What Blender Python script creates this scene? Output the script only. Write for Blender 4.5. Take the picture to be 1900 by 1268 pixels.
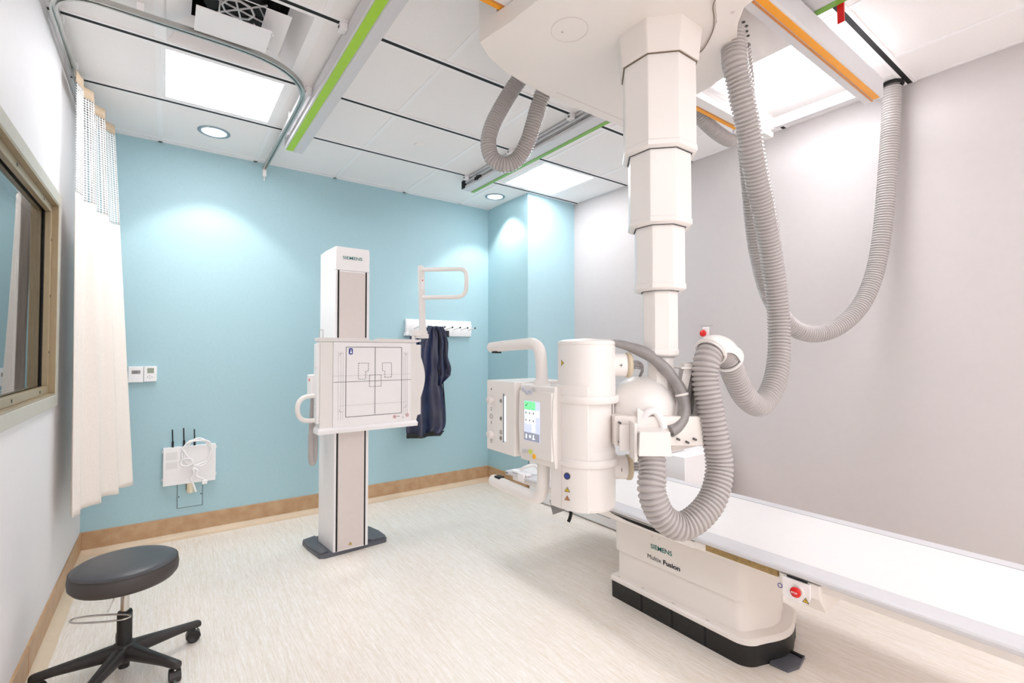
import bpy, bmesh, math, random
from mathutils import Vector, Matrix
R = math.radians
random.seed(7)
for o in list(bpy.data.objects): bpy.data.objects.remove(o, do_unlink=True)
SC = bpy.context.scene
COL = SC.collection

# ------------------------------------------------------------ camera, world, exposure
cd = bpy.data.cameras.new('camera'); cam = bpy.data.objects.new('camera', cd); COL.objects.link(cam)
cd.sensor_width = 36; cd.lens = 887/1900*36; cd.clip_start = .02
cam.location = (0, 0, 1.25); cam.rotation_euler = (R(90+1.29), 0, -R(35.94)); SC.camera = cam
w = bpy.data.worlds.new('world'); SC.world = w; w.use_nodes = True
w.node_tree.nodes['Background'].inputs[0].default_value = (1, .975, .985, 1)
w.node_tree.nodes['Background'].inputs[1].default_value = 1.1  # added fill light, enters through the open end behind the camera
vs = SC.view_settings; vs.view_transform = 'Standard'; vs.look = 'None'; vs.exposure = 0.95; vs.gamma = 1; vs.use_curve_mapping = False
SC.cycles.diffuse_bounces = 8; SC.cycles.max_bounces = 14
PANEL_W = 9.0       # troffer panel emission
SPOT_W = 15.0       # downlight power

# ------------------------------------------------------------ materials
def lin(c):
    return tuple(((v/255)/12.92 if v/255 <= .04045 else ((v/255+.055)/1.055)**2.4) for v in c)
MATS = {}
def mat(name, rgb, rough=.5, metal=0, var=.03, scale=30, bump=0, bscale=200, spec=.5, coat=0, emit=None, es=0, stretch=None, rgb2=None):
    if name in MATS: return MATS[name]
    m = bpy.data.materials.new(name); m.use_nodes = True; nt = m.node_tree; N = nt.nodes; L = nt.links
    b = N['Principled BSDF']; c = lin(rgb); c2 = lin(rgb2) if rgb2 else tuple(v*(1-var) for v in c)
    tc = N.new('ShaderNodeTexCoord'); mp = N.new('ShaderNodeMapping'); L.new(tc.outputs['Object'], mp.inputs[0])
    if stretch: mp.inputs['Scale'].default_value = stretch
    nz = N.new('ShaderNodeTexNoise'); nz.inputs['Scale'].default_value = scale; nz.inputs['Detail'].default_value = 3
    L.new(mp.outputs[0], nz.inputs['Vector'])
    r = N.new('ShaderNodeValToRGB'); r.color_ramp.elements[0].position = .35; r.color_ramp.elements[1].position = .65
    r.color_ramp.elements[0].color = (*c2, 1); r.color_ramp.elements[1].color = (*c, 1)
    L.new(nz.outputs['Fac'], r.inputs[0]); L.new(r.outputs[0], b.inputs['Base Color'])
    b.inputs['Roughness'].default_value = rough; b.inputs['Metallic'].default_value = metal
    b.inputs['Specular IOR Level'].default_value = spec; b.inputs['Coat Weight'].default_value = coat
    if bump:
        n2 = N.new('ShaderNodeTexNoise'); n2.inputs['Scale'].default_value = bscale; L.new(mp.outputs[0], n2.inputs['Vector'])
        bp = N.new('ShaderNodeBump'); bp.inputs['Strength'].default_value = bump; bp.inputs['Distance'].default_value = .002
        L.new(n2.outputs['Fac'], bp.inputs['Height']); L.new(bp.outputs[0], b.inputs['Normal'])
    if emit:
        b.inputs['Emission Color'].default_value = (*lin(emit), 1); b.inputs['Emission Strength'].default_value = es
    MATS[name] = m; return m

M = dict(
 wall_white = mat('wall_white', (228,226,227), .6, var=.015, bump=.15, bscale=300),
 wall_greige = mat('wall_greige', (202,196,195), .6, var=.015, bump=.15, bscale=300),
 teal = mat('teal_paint', (171,205,214), .5, var=.03, scale=60, bump=.2, bscale=300),
 tile = mat('ceiling_tile', (246,243,242), .8, var=.07, scale=260, bump=.4, bscale=260),
 white = mat('white_metal', (245,243,244), .4, var=.01),
 cream = mat('cream_enamel', (236,232,229), .32, var=.01, scale=6),
 cream2 = mat('warm_enamel', (238,232,227), .35, var=.01, scale=6),
 greyp = mat('pale_grey_plastic', (230,225,223), .4, var=.02),
 greige = mat('greige_panel', (222,212,208), .4, var=.02),
 tabletop = mat('table_laminate', (232,230,229), .35, var=.01),
 rail = mat('rail_aluminium', (212,211,214), .35, 0, var=.02),
 alu = mat('aluminium', (190,190,186), .3, .8, var=.04),
 steel = mat('steel', (205,203,198), .22, 1.0, var=.04),
 black = mat('black_plastic', (28,27,27), .45, var=.2, scale=50),
 blackm = mat('matt_black', (14,14,14), .7, var=.2),
 dgrey = mat('base_plate_grey', (96,98,106), .4, .2, var=.05),
 stoolb = mat('stool_base_nylon', (48,44,43), .45, var=.15, scale=80, bump=.2),
 vinyl = mat('black_vinyl', (70,71,75), .38, var=.06, scale=60, bump=.15, bscale=500),
 vinyls = mat('vinyl_side', (66,60,58), .5, var=.06, scale=60, bump=.15, bscale=500),
 lime = mat('lime_strip', (166,214,46), .4, var=.03),
 green = mat('green_strip', (122,176,70), .4, var=.03),
 orange = mat('orange_strip', (250,168,28), .35, var=.05, scale=8),
 brown = mat('brown_strip', (204,132,62), .4, var=.05),
 red = mat('red_plastic', (222,24,24), .25, var=.03),
 redm = mat('red_mark', (205,60,60), .5, var=.03),
 hose = mat('grey_hose', (180,174,172), .22, var=.02, scale=20),
 hosed = mat('grey_sleeve', (150,146,145), .35, .1, var=.12, scale=40),
 base = mat('tan_baseboard', (196,162,126), .45, var=.10, scale=14, rgb2=(184,146,108)),
 cove = mat('cove_lit_vinyl', (222,202,176), .35, var=.05, scale=14),  # cream cove, paled further to carry the light on its curve
 frame = mat('window_frame_paint', (164,146,116), .35, .2, var=.05, scale=30),
 framel = mat('window_face_paint', (196,190,176), .35, .1, var=.04, scale=30),
 navy = mat('navy_vinyl', (36,42,74), .28, var=.35, scale=9, bump=.5, bscale=18, coat=.3),
 blackt = mat('black_trim', (22,22,26), .5, var=.2),
 curtain = mat('curtain_cloth', (245,236,228), .85, var=.06, scale=180, bump=.3, bscale=400),
 header = mat('curtain_header', (206,184,158), .8, var=.06, scale=90),
 screwm = mat('screw_metal', (90,88,86), .4, .5),
 ink = mat('dark_ink', (60,60,66), .6),
 inkl = mat('grey_ink', (150,150,152), .6),
 siem = mat('teal_ink', (0,122,118), .5),
 blue = mat('blue_ink', (40,60,150), .5),
 purple = mat('purple_ink', (50,30,170), .5),
 yellow = mat('warning_yellow', (232,196,40), .45),
 warn2 = mat('warning_orange', (214,140,80), .45),
 btn = mat('grey_button', (205,205,205), .4),
 btnl = mat('yellow_button', (206,220,90), .4),
 btno = mat('orange_button', (250,184,30), .35),
 btnb = mat('lilac_button', (200,204,220), .4),
 lcd = mat('lcd_glass', (150,158,140), .3, var=.05),
 trimring = mat('downlight_trim', (150,170,182), .3, .3),
 brownseam = mat('seam_shadow_gap', (120,104,88), .6),
 tanring = mat('tan_ring', (206,192,166), .4),
 gold = mat('brass_recess', (176,148,96), .5, .3, var=.3, scale=60),
 conduit = mat('ivory_pipe', (236,224,196), .4),
 panel = mat('light_panel', (255,255,255), .5, emit=(251,251,255), es=PANEL_W),
 lens = mat('downlight_lens', (255,255,255), .4, emit=(255,252,248), es=2),
 scr = mat('screen_blue', (176,184,214), .3, emit=(176,184,214), es=.5),
 scrg = mat('screen_green', (110,214,140), .3, emit=(110,214,140), es=.5),
 scrw = mat('screen_tile', (240,244,252), .3, emit=(240,244,252), es=.6),
 scrd = mat('screen_bar', (128,132,146), .3, emit=(128,132,146), es=.4),
 slit = mat('slot_glow', (220,236,250), .2, emit=(220,236,250), es=.7),
 slot = mat('slot_grey', (112,122,134), .3),
 concrete = mat('room_paint_dim', (200,198,192), .8),
)
def floor_mat():
    m = bpy.data.materials.new('streaked_vinyl_floor'); m.use_nodes = True; nt = m.node_tree; N = nt.nodes; L = nt.links
    b = N['Principled BSDF']; tc = N.new('ShaderNodeTexCoord')
    def ns(sx, sy, sc, det=4):
        mp = N.new('ShaderNodeMapping'); mp.inputs['Scale'].default_value = (sx, sy, 1); L.new(tc.outputs['Object'], mp.inputs[0])
        n = N.new('ShaderNodeTexNoise'); n.inputs['Scale'].default_value = sc; n.inputs['Detail'].default_value = det; L.new(mp.outputs[0], n.inputs[0]); return n
    a = ns(22, .9, 9); c = ns(60, 4, 9); d = ns(1, 1, 1.2)
    r1 = N.new('ShaderNodeValToRGB'); r1.color_ramp.elements[0].position = .33; r1.color_ramp.elements[1].position = .68
    r1.color_ramp.elements[0].color = (*lin((226,214,197)), 1); r1.color_ramp.elements[1].color = (*lin((250,246,243)), 1)
    mx = N.new('ShaderNodeMath'); mx.operation = 'MULTIPLY_ADD'; mx.inputs[1].default_value = .5
    L.new(a.outputs['Fac'], mx.inputs[0]); m2 = N.new('ShaderNodeMath'); m2.operation = 'MULTIPLY'; m2.inputs[1].default_value = .5
    L.new(c.outputs['Fac'], m2.inputs[0]); L.new(m2.outputs[0], mx.inputs[2]); L.new(mx.outputs[0], r1.inputs[0])
    L.new(r1.outputs[0], b.inputs['Base Color'])
    b.inputs['Roughness'].default_value = .22; b.inputs['Specular IOR Level'].default_value = .5
    bp = N.new('ShaderNodeBump'); bp.inputs['Strength'].default_value = .08; bp.inputs['Distance'].default_value = .001
    L.new(c.outputs['Fac'], bp.inputs['Height']); L.new(bp.outputs[0], b.inputs['Normal'])
    return m
M['floor'] = floor_mat()
def net_mat():
    m = bpy.data.materials.new('curtain_netting'); m.use_nodes = True; nt = m.node_tree; N = nt.nodes; L = nt.links
    b = N['Principled BSDF']; b.inputs['Base Color'].default_value = (*lin((244,242,240)), 1); b.inputs['Roughness'].default_value = .8
    uv = N.new('ShaderNodeUVMap'); mp = N.new('ShaderNodeMapping'); mp.inputs['Scale'].default_value = (1, 1, 1); L.new(uv.outputs[0], mp.inputs[0])
    v = N.new('ShaderNodeTexVoronoi'); v.inputs['Scale'].default_value = 80; v.inputs['Randomness'].default_value = .0; L.new(mp.outputs[0], v.inputs['Vector'])
    g = N.new('ShaderNodeMath'); g.operation = 'LESS_THAN'; g.inputs[1].default_value = .40; L.new(v.outputs['Distance'], g.inputs[0])
    t = N.new('ShaderNodeBsdfTransparent'); mx = N.new('ShaderNodeMixShader')
    L.new(g.outputs[0], mx.inputs[0]); L.new(b.outputs[0], mx.inputs[1]); L.new(t.outputs[0], mx.inputs[2])
    L.new(mx.outputs[0], N['Material Output'].inputs[0]); return m
M['net'] = net_mat()
def glass_mat():
    m = bpy.data.materials.new('leaded_glass'); m.use_nodes = True; nt = m.node_tree; N = nt.nodes; L = nt.links
    g = N.new('ShaderNodeBsdfGlossy'); g.inputs['Roughness'].default_value = .0; g.inputs['Color'].default_value = (.97, .99, .99, 1)
    t = N.new('ShaderNodeBsdfTransparent'); t.inputs['Color'].default_value = (.86, .93, .92, 1)
    f = N.new('ShaderNodeFresnel'); f.inputs['IOR'].default_value = 3.4
    nz = N.new('ShaderNodeTexNoise'); nz.inputs['Scale'].default_value = 2
    mx = N.new('ShaderNodeMixShader'); L.new(f.outputs[0], mx.inputs[0]); L.new(t.outputs[0], mx.inputs[1]); L.new(g.outputs[0], mx.inputs[2])
    L.new(mx.outputs[0], N['Material Output'].inputs[0]); return m
M['glass'] = glass_mat()

# ------------------------------------------------------------ object helpers
W = {}
def tag(o, label=None, cat=None, group=None, kind=None):
    if label: o['label'] = label
    if cat: o['category'] = cat
    if group: o['group'] = group
    if kind: o['kind'] = kind
    return o
def thing(name, loc, label, cat, group=None):
    o = bpy.data.objects.new(name, None); COL.objects.link(o); o.location = loc; o.empty_display_size = .05
    W[o.name] = Vector(loc); return tag(o, label, cat, group)
def copy_tree(o, parent=None, delta=(0,0,0)):
    c = o.copy(); COL.objects.link(c)
    if parent: c.parent = parent
    else: c.location = Vector(o.location)+Vector(delta)
    for ch in list(o.children): copy_tree(ch, c)
    return c

class MB:
    """collects shapes in world coordinates, builds one mesh object"""
    def __init__(s): s.bm = bmesh.new(); s.sm = []
    def add(s, verts, faces, smooth=False, T=None):
        vs_ = [s.bm.verts.new((T @ Vector(v)) if T else v) for v in verts]
        for f in faces:
            try:
                fc = s.bm.faces.new([vs_[i] for i in f]); fc.smooth = smooth
            except ValueError: pass
        return s
    def box(s, a, b, T=None, bev=0):
        x0,y0,z0 = [min(a[i],b[i]) for i in range(3)]; x1,y1,z1 = [max(a[i],b[i]) for i in range(3)]
        v = [(x0,y0,z0),(x1,y0,z0),(x1,y1,z0),(x0,y1,z0),(x0,y0,z1),(x1,y0,z1),(x1,y1,z1),(x0,y1,z1)]
        f = [(0,3,2,1),(4,5,6,7),(0,1,5,4),(1,2,6,5),(2,3,7,6),(3,0,4,7)]
        return s.add(v, f, T=T)
    def prism(s, poly, h0, h1, axis='z', T=None, smooth=False):
        """poly 2D list; axis z:(x,y) x:(y,z) y:(x,z)"""
        n = len(poly)
        def P(p, h):
            return {'z':(p[0],p[1],h),'x':(h,p[0],p[1]),'y':(p[0],h,p[1])}[axis]
        v = [P(p,h0) for p in poly]+[P(p,h1) for p in poly]
        f = [tuple(range(n-1,-1,-1)), tuple(range(n,2*n))]
        s.add(v, f, False, T); k = len(s.bm.verts)
        s.add(v, [(i,(i+1)%n,n+(i+1)%n,n+i) for i in range(n)], smooth, T)
        return s
    def loft(s, rings, smooth=True, cap=True):
        n = len(rings[0]); v = [p for r in rings for p in r]
        f = [(k*n+i, k*n+(i+1)%n, (k+1)*n+(i+1)%n, (k+1)*n+i) for k in range(len(rings)-1) for i in range(n)]
        s.add(v, f, smooth)
        if cap: s.add(rings[0], [tuple(range(n-1,-1,-1))]); s.add(rings[-1], [tuple(range(n))])
        return s
    def lathe(s, prof, c=(0,0,0), axis=(0,0,1), n=40, smooth=True, cap=True):
        q = Vector((0,0,1)).rotation_difference(Vector(axis).normalized()).to_matrix()
        rings = [[tuple(Vector(c)+q@Vector((r*math.cos(2*math.pi*i/n), r*math.sin(2*math.pi*i/n), h))) for i in range(n)] for r,h in prof]
        return s.loft(rings, smooth, cap)
    def cyl(s, a, b, r, n=24, r2=None, smooth=True):
        a = Vector(a); b = Vector(b)
        return s.lathe([(r,0),(r2 or r,(b-a).length)], a, b-a, n, smooth)
    def sweep(s, pts, prof, n=16, closed=False, cap=True, smooth=True):
        """prof: function(arclen)->radius or float"""
        P = [Vector(p) for p in pts]; rings = []; L = 0; up = None
        for i,p in enumerate(P):
            t = (P[min(i+1,len(P)-1)]-P[max(i-1,0)]).normalized()
            if closed: t = (P[(i+1)%len(P)]-P[i-1]).normalized()
            if up is None:
                up = Vector((0,0,1)) if abs(t.z) < .9 else Vector((1,0,0))
            up = (up-t*up.dot(t)).normalized(); sd = t.cross(up)
            if i: L += (P[i]-P[i-1]).length
            r = prof(L) if callable(prof) else prof
            rings.append([tuple(p+(up*math.cos(2*math.pi*k/n)+sd*math.sin(2*math.pi*k/n))*r) for k in range(n)])
        if closed: rings.append(rings[0])
        return s.loft(rings, smooth, cap and not closed)
    def split(s, name, m, parent, **k):
        """builds every separate piece as a part of its own"""
        bm = s.bm; bm.verts.ensure_lookup_table(); seen = set(); isl = []
        for v in bm.verts:
            if v in seen: continue
            st=[v]; cur=[]; seen.add(v)
            while st:
                q=st.pop(); cur.append(q)
                for e in q.link_edges:
                    o_=e.other_vert(q)
                    if o_ not in seen: seen.add(o_); st.append(o_)
            lo=[min(q.co[i] for q in cur) for i in range(3)]; hi=[max(q.co[i] for q in cur) for i in range(3)]
            isl.append([lo,hi,cur])
        go=True
        while go:
            go=False
            for i in range(len(isl)):
                for j in range(i+1,len(isl)):
                    a,b=isl[i],isl[j]
                    if all(a[0][c]<=b[1][c]+.0006 and b[0][c]<=a[1][c]+.0006 for c in range(3)):
                        isl[i]=[[min(a[0][c],b[0][c]) for c in range(3)],[max(a[1][c],b[1][c]) for c in range(3)],a[2]+b[2]]; isl.pop(j); go=True; break
                if go: break
        out=[]
        for lo,hi,vs__ in isl:
            n=MB(); mp={q:n.bm.verts.new(q.co) for q in vs__}
            for f in {f for q in vs__ for f in q.link_faces}:
                nf=n.bm.faces.new([mp[q] for q in f.verts]); nf.smooth=f.smooth
            out.append(n.build(name,m,parent,**k))
        bm.free(); return out
    def build(s, name, m, parent=None, bevel=0, seg=2, smooth=False, merge=False, sub=0):
        if merge: bmesh.ops.remove_doubles(s.bm, verts=s.bm.verts, dist=1e-5)
        bmesh.ops.recalc_face_normals(s.bm, faces=s.bm.faces)
        me = bpy.data.meshes.new(name); o = bpy.data.objects.new(name, me); COL.objects.link(o)
        if parent is not None:
            org = W[parent.name]; o.parent = parent
        else:
            xs = [v.co for v in s.bm.verts]; lo = [min(c[i] for c in xs) for i in range(3)]; hi = [max(c[i] for c in xs) for i in range(3)]
            org = Vector(((lo[0]+hi[0])/2,(lo[1]+hi[1])/2,lo[2])); o.location = org
        W[o.name] = Vector(org)
        for v in s.bm.verts: v.co -= org
        if smooth:
            for f in s.bm.faces: f.smooth = True
        s.bm.to_mesh(me); s.bm.free(); me.materials.append(M[m] if isinstance(m,str) else m)
        if bevel:
            md = o.modifiers.new('bevel','BEVEL'); md.width = bevel; md.segments = seg; md.limit_method = 'ANGLE'; md.angle_limit = R(40); md.harden_normals = False
            for p in me.polygons: p.use_smooth = True
            try:
                me.set_sharp_from_angle(angle=R(35))
            except Exception: pass
            wn = o.modifiers.new('wn','WEIGHTED_NORMAL'); wn.keep_sharp = True
        if sub:
            md = o.modifiers.new('sub','SUBSURF'); md.levels = sub; md.render_levels = sub
        return o

def struct(mb, name, m, parent=None, **k):
    o = mb.build(name, m, parent, **k)
    if parent is None: o['kind'] = 'structure'
    return o
def arc(c, r, a0, a1, n=8):
    return [(c[0]+r*math.cos(R(a0+(a1-a0)*i/n)), c[1]+r*math.sin(R(a0+(a1-a0)*i/n))) for i in range(n+1)]
def rrect(x0,y0,x1,y1,r,n=5):
    if not isinstance(r,(list,tuple)): r=[r]*4
    return arc((x1-r[0],y1-r[0]),r[0],0,90,n)+arc((x0+r[1],y1-r[1]),r[1],90,180,n)+arc((x0+r[2],y0+r[2]),r[2],180,270,n)+arc((x1-r[3],y0+r[3]),r[3],270,360,n)
def smooth_path(pts, step=.006, closed=False):
    P = [Vector(p) for p in pts]; out = []; n = len(P)
    rng = n if closed else n-1
    for i in range(rng):
        if closed: a,b,c,d = P[i-1],P[i],P[(i+1)%n],P[(i+2)%n]
        else: a,b,c,d = P[max(i-1,0)],P[i],P[i+1],P[min(i+2,n-1)]
        k = max(2,int((c-b).length/step*3))
        for j in range(k):
            t = j/k
            out.append(.5*((2*b)+(-a+c)*t+(2*a-5*b+4*c-d)*t*t+(-a+3*b-3*c+d)*t**3))
    if not closed: out.append(P[-1])
    res = [out[0]]; acc = 0                     # even spacing
    for i in range(1,len(out)):
        seg = (out[i]-out[i-1]).length
        while acc+seg >= step:
            f = (step-acc)/seg; p = out[i-1].lerp(out[i], f); res.append(p)
            out[i-1] = p; seg = (out[i]-p).length; acc = 0
        acc += seg
    return res
def hose(pts, r, pitch=.0125):
    step = pitch/8
    path = smooth_path(pts, step)
    prof = lambda L: r*(1.05-.21*(1-abs(math.sin(math.pi*L/pitch)))**1.6)
    return MB().sweep(path, prof, n=22)
def frame_T(o, u, v):
    u = Vector(u).normalized(); v = Vector(v).normalized(); n = u.cross(v)
    T = Matrix.Identity(4)
    for i in range(3): T[i][0]=u[i]; T[i][1]=v[i]; T[i][2]=n[i]; T[i][3]=o[i]
    return T
def flat(T, shapes, h=.0008, z=0):
    mb = MB()
    for p in shapes: mb.prism(p, z, z+h, 'z', T)
    return mb
def rect(x0,y0,x1,y1): return [(x0,y0),(x1,y0),(x1,y1),(x0,y1)]
def circ(cx,cy,r,n=20): return [(cx+r*math.cos(2*math.pi*i/n), cy+r*math.sin(2*math.pi*i/n)) for i in range(n)]
def line(x0,y0,x1,y1,t):
    d = Vector((x1-x0,y1-y0)).normalized()*t/2; n = Vector((-d.y,d.x))
    return [(x0-n.x,y0-n.y),(x1-n.x,y1-n.y),(x1+n.x,y1+n.y),(x0+n.x,y0+n.y)]
def ringpoly(mb, T, cx, cy, r0, r1, h=.0008, n=28, z=0):
    for i in range(n):
        a,b = 2*math.pi*i/n, 2*math.pi*(i+1)/n
        mb.prism([(cx+r0*math.cos(a),cy+r0*math.sin(a)),(cx+r1*math.cos(a),cy+r1*math.sin(a)),(cx+r1*math.cos(b),cy+r1*math.sin(b)),(cx+r0*math.cos(b),cy+r0*math.sin(b))], z, z+h, 'z', T)
    return mb
def text(txt, T, size, m, parent, name='lettering', bold=0, wfit=None, h=.0006):
    cu = bpy.data.curves.new('t','FONT'); cu.body = txt; cu.size = 1; cu.extrude = 0; cu.offset = bold
    ob = bpy.data.objects.new('t', cu); COL.objects.link(ob)
    dg = bpy.context.evaluated_depsgraph_get(); me = bpy.data.meshes.new_from_object(ob.evaluated_get(dg))
    xs = [v.co.x for v in me.vertices]; ys = [v.co.y for v in me.vertices]
    sx = (wfit/(max(xs)-min(xs))) if wfit else size; x0 = min(xs)
    mb = MB(); mb.bm.from_mesh(me)
    r = bmesh.ops.extrude_face_region(mb.bm, geom=list(mb.bm.faces))
    for g in r['geom']:
        if isinstance(g, bmesh.types.BMVert): g.co.z += 1
    for v in mb.bm.verts:
        v.co = T @ Vector(((v.co.x-x0)*sx, v.co.y*size, v.co.z*h))
    bpy.data.objects.remove(ob); bpy.data.curves.remove(cu); bpy.data.meshes.remove(me)
    return mb.build(name, m, parent)
def warn_tri(T, cx, cy, s, parent, m='yellow'):
    o = flat(T, [[(cx-s,cy-s*.6),(cx+s,cy-s*.6),(cx,cy+s)]], .0006).build('warning_triangle', 'ink', parent)
    q = s*.72
    flat(T, [[(cx-q,cy-q*.6),(cx+q,cy-q*.6),(cx,cy+q)]], .0010).build('symbol_field', m, o)
    flat(T, [line(cx-.1*s,cy+.3*s,cx+.12*s,cy,.14*s), line(cx+.12*s,cy+.02*s,cx-.05*s,cy-.3*s,.14*s)], .0014).build('symbol', 'ink', o)
    return o

# ============================================================ THE ROOM
CZ = 2.66; XL = -.41; XR = 3.13; YB = 3.95; YF = -4.2
WY0, WY1, WZ0, WZ1 = .9, 2.945, 1.06, 1.915           # window opening
mb = MB().box((XL-.6, YF-.1, -.05), (XR+.1, YB+.1, 0)); struct(mb, 'floor', 'floor')
mb = MB()
mb.box((XL-.12,YF,0),(XL,WY0,CZ)).box((XL-.12,WY1,0),(XL,YB,CZ)).box((XL-.12,WY0,0),(XL,WY1,WZ0)).box((XL-.12,WY0,WZ1),(XL,WY1,CZ))
struct(mb, 'wall_left', 'wall_white')
struct(MB().box((XL-.12,YB,0),(XR+.1,YB+.1,CZ+.3)), 'wall_back', 'teal')
struct(MB().box((XR,YF,0),(XR+.1,YB,CZ+.3)), 'wall_right', 'wall_greige')
struct(MB().box((2.572,3.31,0),(XR,YB,CZ)), 'wall_chase', 'teal')
# control room behind the glass
mb = MB(); mb.box((-2.6,-.2,0),(-2.5,YB,CZ)).box((-2.5,YB,0),(XL-.12,YB+.1,CZ)).box((-2.5,-.3,0),(XL-.12,-.2,CZ)).box((-2.6,-.3,CZ),(XL-.12,YB+.1,CZ+.1)).box((-2.6,-.3,-.05),(XL-.6,YB+.1,0))
struct(mb, 'wall_control_room', 'concrete')

# baseboards with cove foot
def base_run(name, a, b, n):
    """a->b along wall, n = normal into the room"""
    a = Vector((*a,0)); b = Vector((*b,0)); n = Vector((*n,0)); d = (b-a)
    def prof(pts): return [[tuple(a+n*x+Vector((0,0,z))) for x,z in pts],[tuple(b+n*x+Vector((0,0,z))) for x,z in pts]]
    o = struct(MB().loft(prof([(0,.0),(0,.142),(.006,.142),(.008,.138),(.008,.026),(.008,0)]), smooth=False), name, 'base')
    mb = MB().loft(prof([(.008,.034),(.011,.026),(.017,.017),(.026,.010),(.038,.005),(.05,.002),(.05,.0),(.008,0)]), smooth=False)
    mb.build('cove_strip', 'cove', o)
    k = max(1,int(d.length/1.25)); m2 = MB()
    dn = d.normalized()
    for i in range(k):
        p = a+dn*(.15+i*1.25)
        m2.loft([[tuple(p+n*x+Vector((0,0,z))+dn*s) for x,z in ((.0,.0),(.0,.141),(.0088,.141),(.0088,.028),(.02,.012),(.02,0))] for s in (0,.0012)], smooth=False)
    m2.build('seam', 'brown', o)
base_run('baseboard_back', (XL,YB), (2.572,YB), (0,-1))
base_run('baseboard_left', (XL,YB), (XL,YF), (1,0))
base_run('baseboard_chase_side', (2.572,3.31), (2.572,YB), (-1,0))
base_run('baseboard_chase_front', (2.572,3.31), (XR,3.31), (0,-1))
base_run('baseboard_right', (XR,YF), (XR,3.31), (-1,0))

# ceiling: tiles one by one in one mesh, T bars and dark slotted channels below
GX = [XL,-.045,.52,1.09,1.685,2.245,2.80,XR]
GY = [YF]+[.165-.612*k for k in (7,6,5,4,3,2,1)]+[.165,.775,1.40,2.055,2.667,3.268,3.885,YB]
VENT = (-.045,.52,2.055,2.667)
mb = MB()
for i in range(len(GX)-1):
    for j in range(len(GY)-1):
        if abs(GX[i]-VENT[0])<.01 and abs(GY[j]-VENT[2])<.01: continue
        mb.box((GX[i],GY[j],CZ),(GX[i+1],GY[j+1],CZ+.02))
ceil = struct(mb, 'ceiling', 'tile')
for x in GX[1:-1]:
    MB().box((x-.012,YF,CZ-.003),(x+.012,YB,CZ)).build('grid_bar', 'white', ceil)
MB().box((XL,YB-.022,CZ-.003),(XR,YB,CZ)).box((XL,YF,CZ-.003),(XL+.022,YB,CZ)).box((XR-.022,YF,CZ-.003),(XR,YB,CZ)).build('wall_angle','white',ceil)
MB().box((2.975,.80,CZ-.0035),(XR,1.385,CZ-.001)).build('filler_strip', 'tabletop', ceil)
for y in GY[1:-2]:
    c = MB().box((XL,y-.026,CZ-.006),(XR,y-.011,CZ)).box((XL,y+.011,CZ-.006),(XR,y+.026,CZ)).build('channel_rail', 'white', ceil)
    MB().box((XL,y-.011,CZ-.0052),(XR,y+.011,CZ-.0005)).build('channel_slot', 'blackm', c)
MB().box((XL,3.885-.01,CZ-.004),(XR,3.885+.01,CZ)).build('grid_bar','white',ceil)

# ------------------------------------------------------------ window in the left wall
wf = MB(); fw = .052; xf = XL+.014
y0,y1,z0,z1 = WY0,WY1,WZ0,WZ1
for a,b in (((y0-fw,z1),(y1+fw,z1+fw)),((y0-fw,z0-fw),(y1+fw,z0)),((y0-fw,z0),(y0,z1)),((y1,z0),(y1+fw,z1))):
    wf.box((XL-.001,a[0],a[1]),(xf,b[0],b[1]))
win = wf.build('window_1', 'framel', None, bevel=.002); win['kind'] = 'structure'
def loop(x0,x1,t,off=0):
    m = MB(); a,b,c,d = y0+off,y1-off,z0+off,z1-off
    m.box((x0,a,d-t),(x1,b,d)).box((x0,a,c),(x1,b,c+t)).box((x0,a,c+t),(x1,a+t,d-t)).box((x0,b-t,c+t),(x1,b,d-t)); return m
loop(XL-.118,xf-.002,.008).build('jamb','frame',win,bevel=.001)
loop(XL-.028,XL-.008,.034,.008).build('glazing_stop','frame',win,bevel=.002)
loop(XL-.033,XL-.028,.030,.008).build('gasket','blackm',win)
loop(XL-.075,XL-.050,.034,.008).build('glazing_stop','frame',win,bevel=.002)
m = MB()
for i in range(5):
    for zz in (z1-.025, z0+.025): m.cyl((XL-.009,.95+.45*i,zz),(XL-.0065,.95+.45*i,zz),.006,12)
for zz in (1.25,1.5,1.75): m.cyl((XL-.009,y1-.025,zz),(XL-.0065,y1-.025,zz),.006,12)
m.split('screw','screwm',win)
pane = MB().box((XL-.050,y0+.01,z0+.01),(XL-.033,y1-.01,z1-.01)).build('pane','glass',win)

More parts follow.
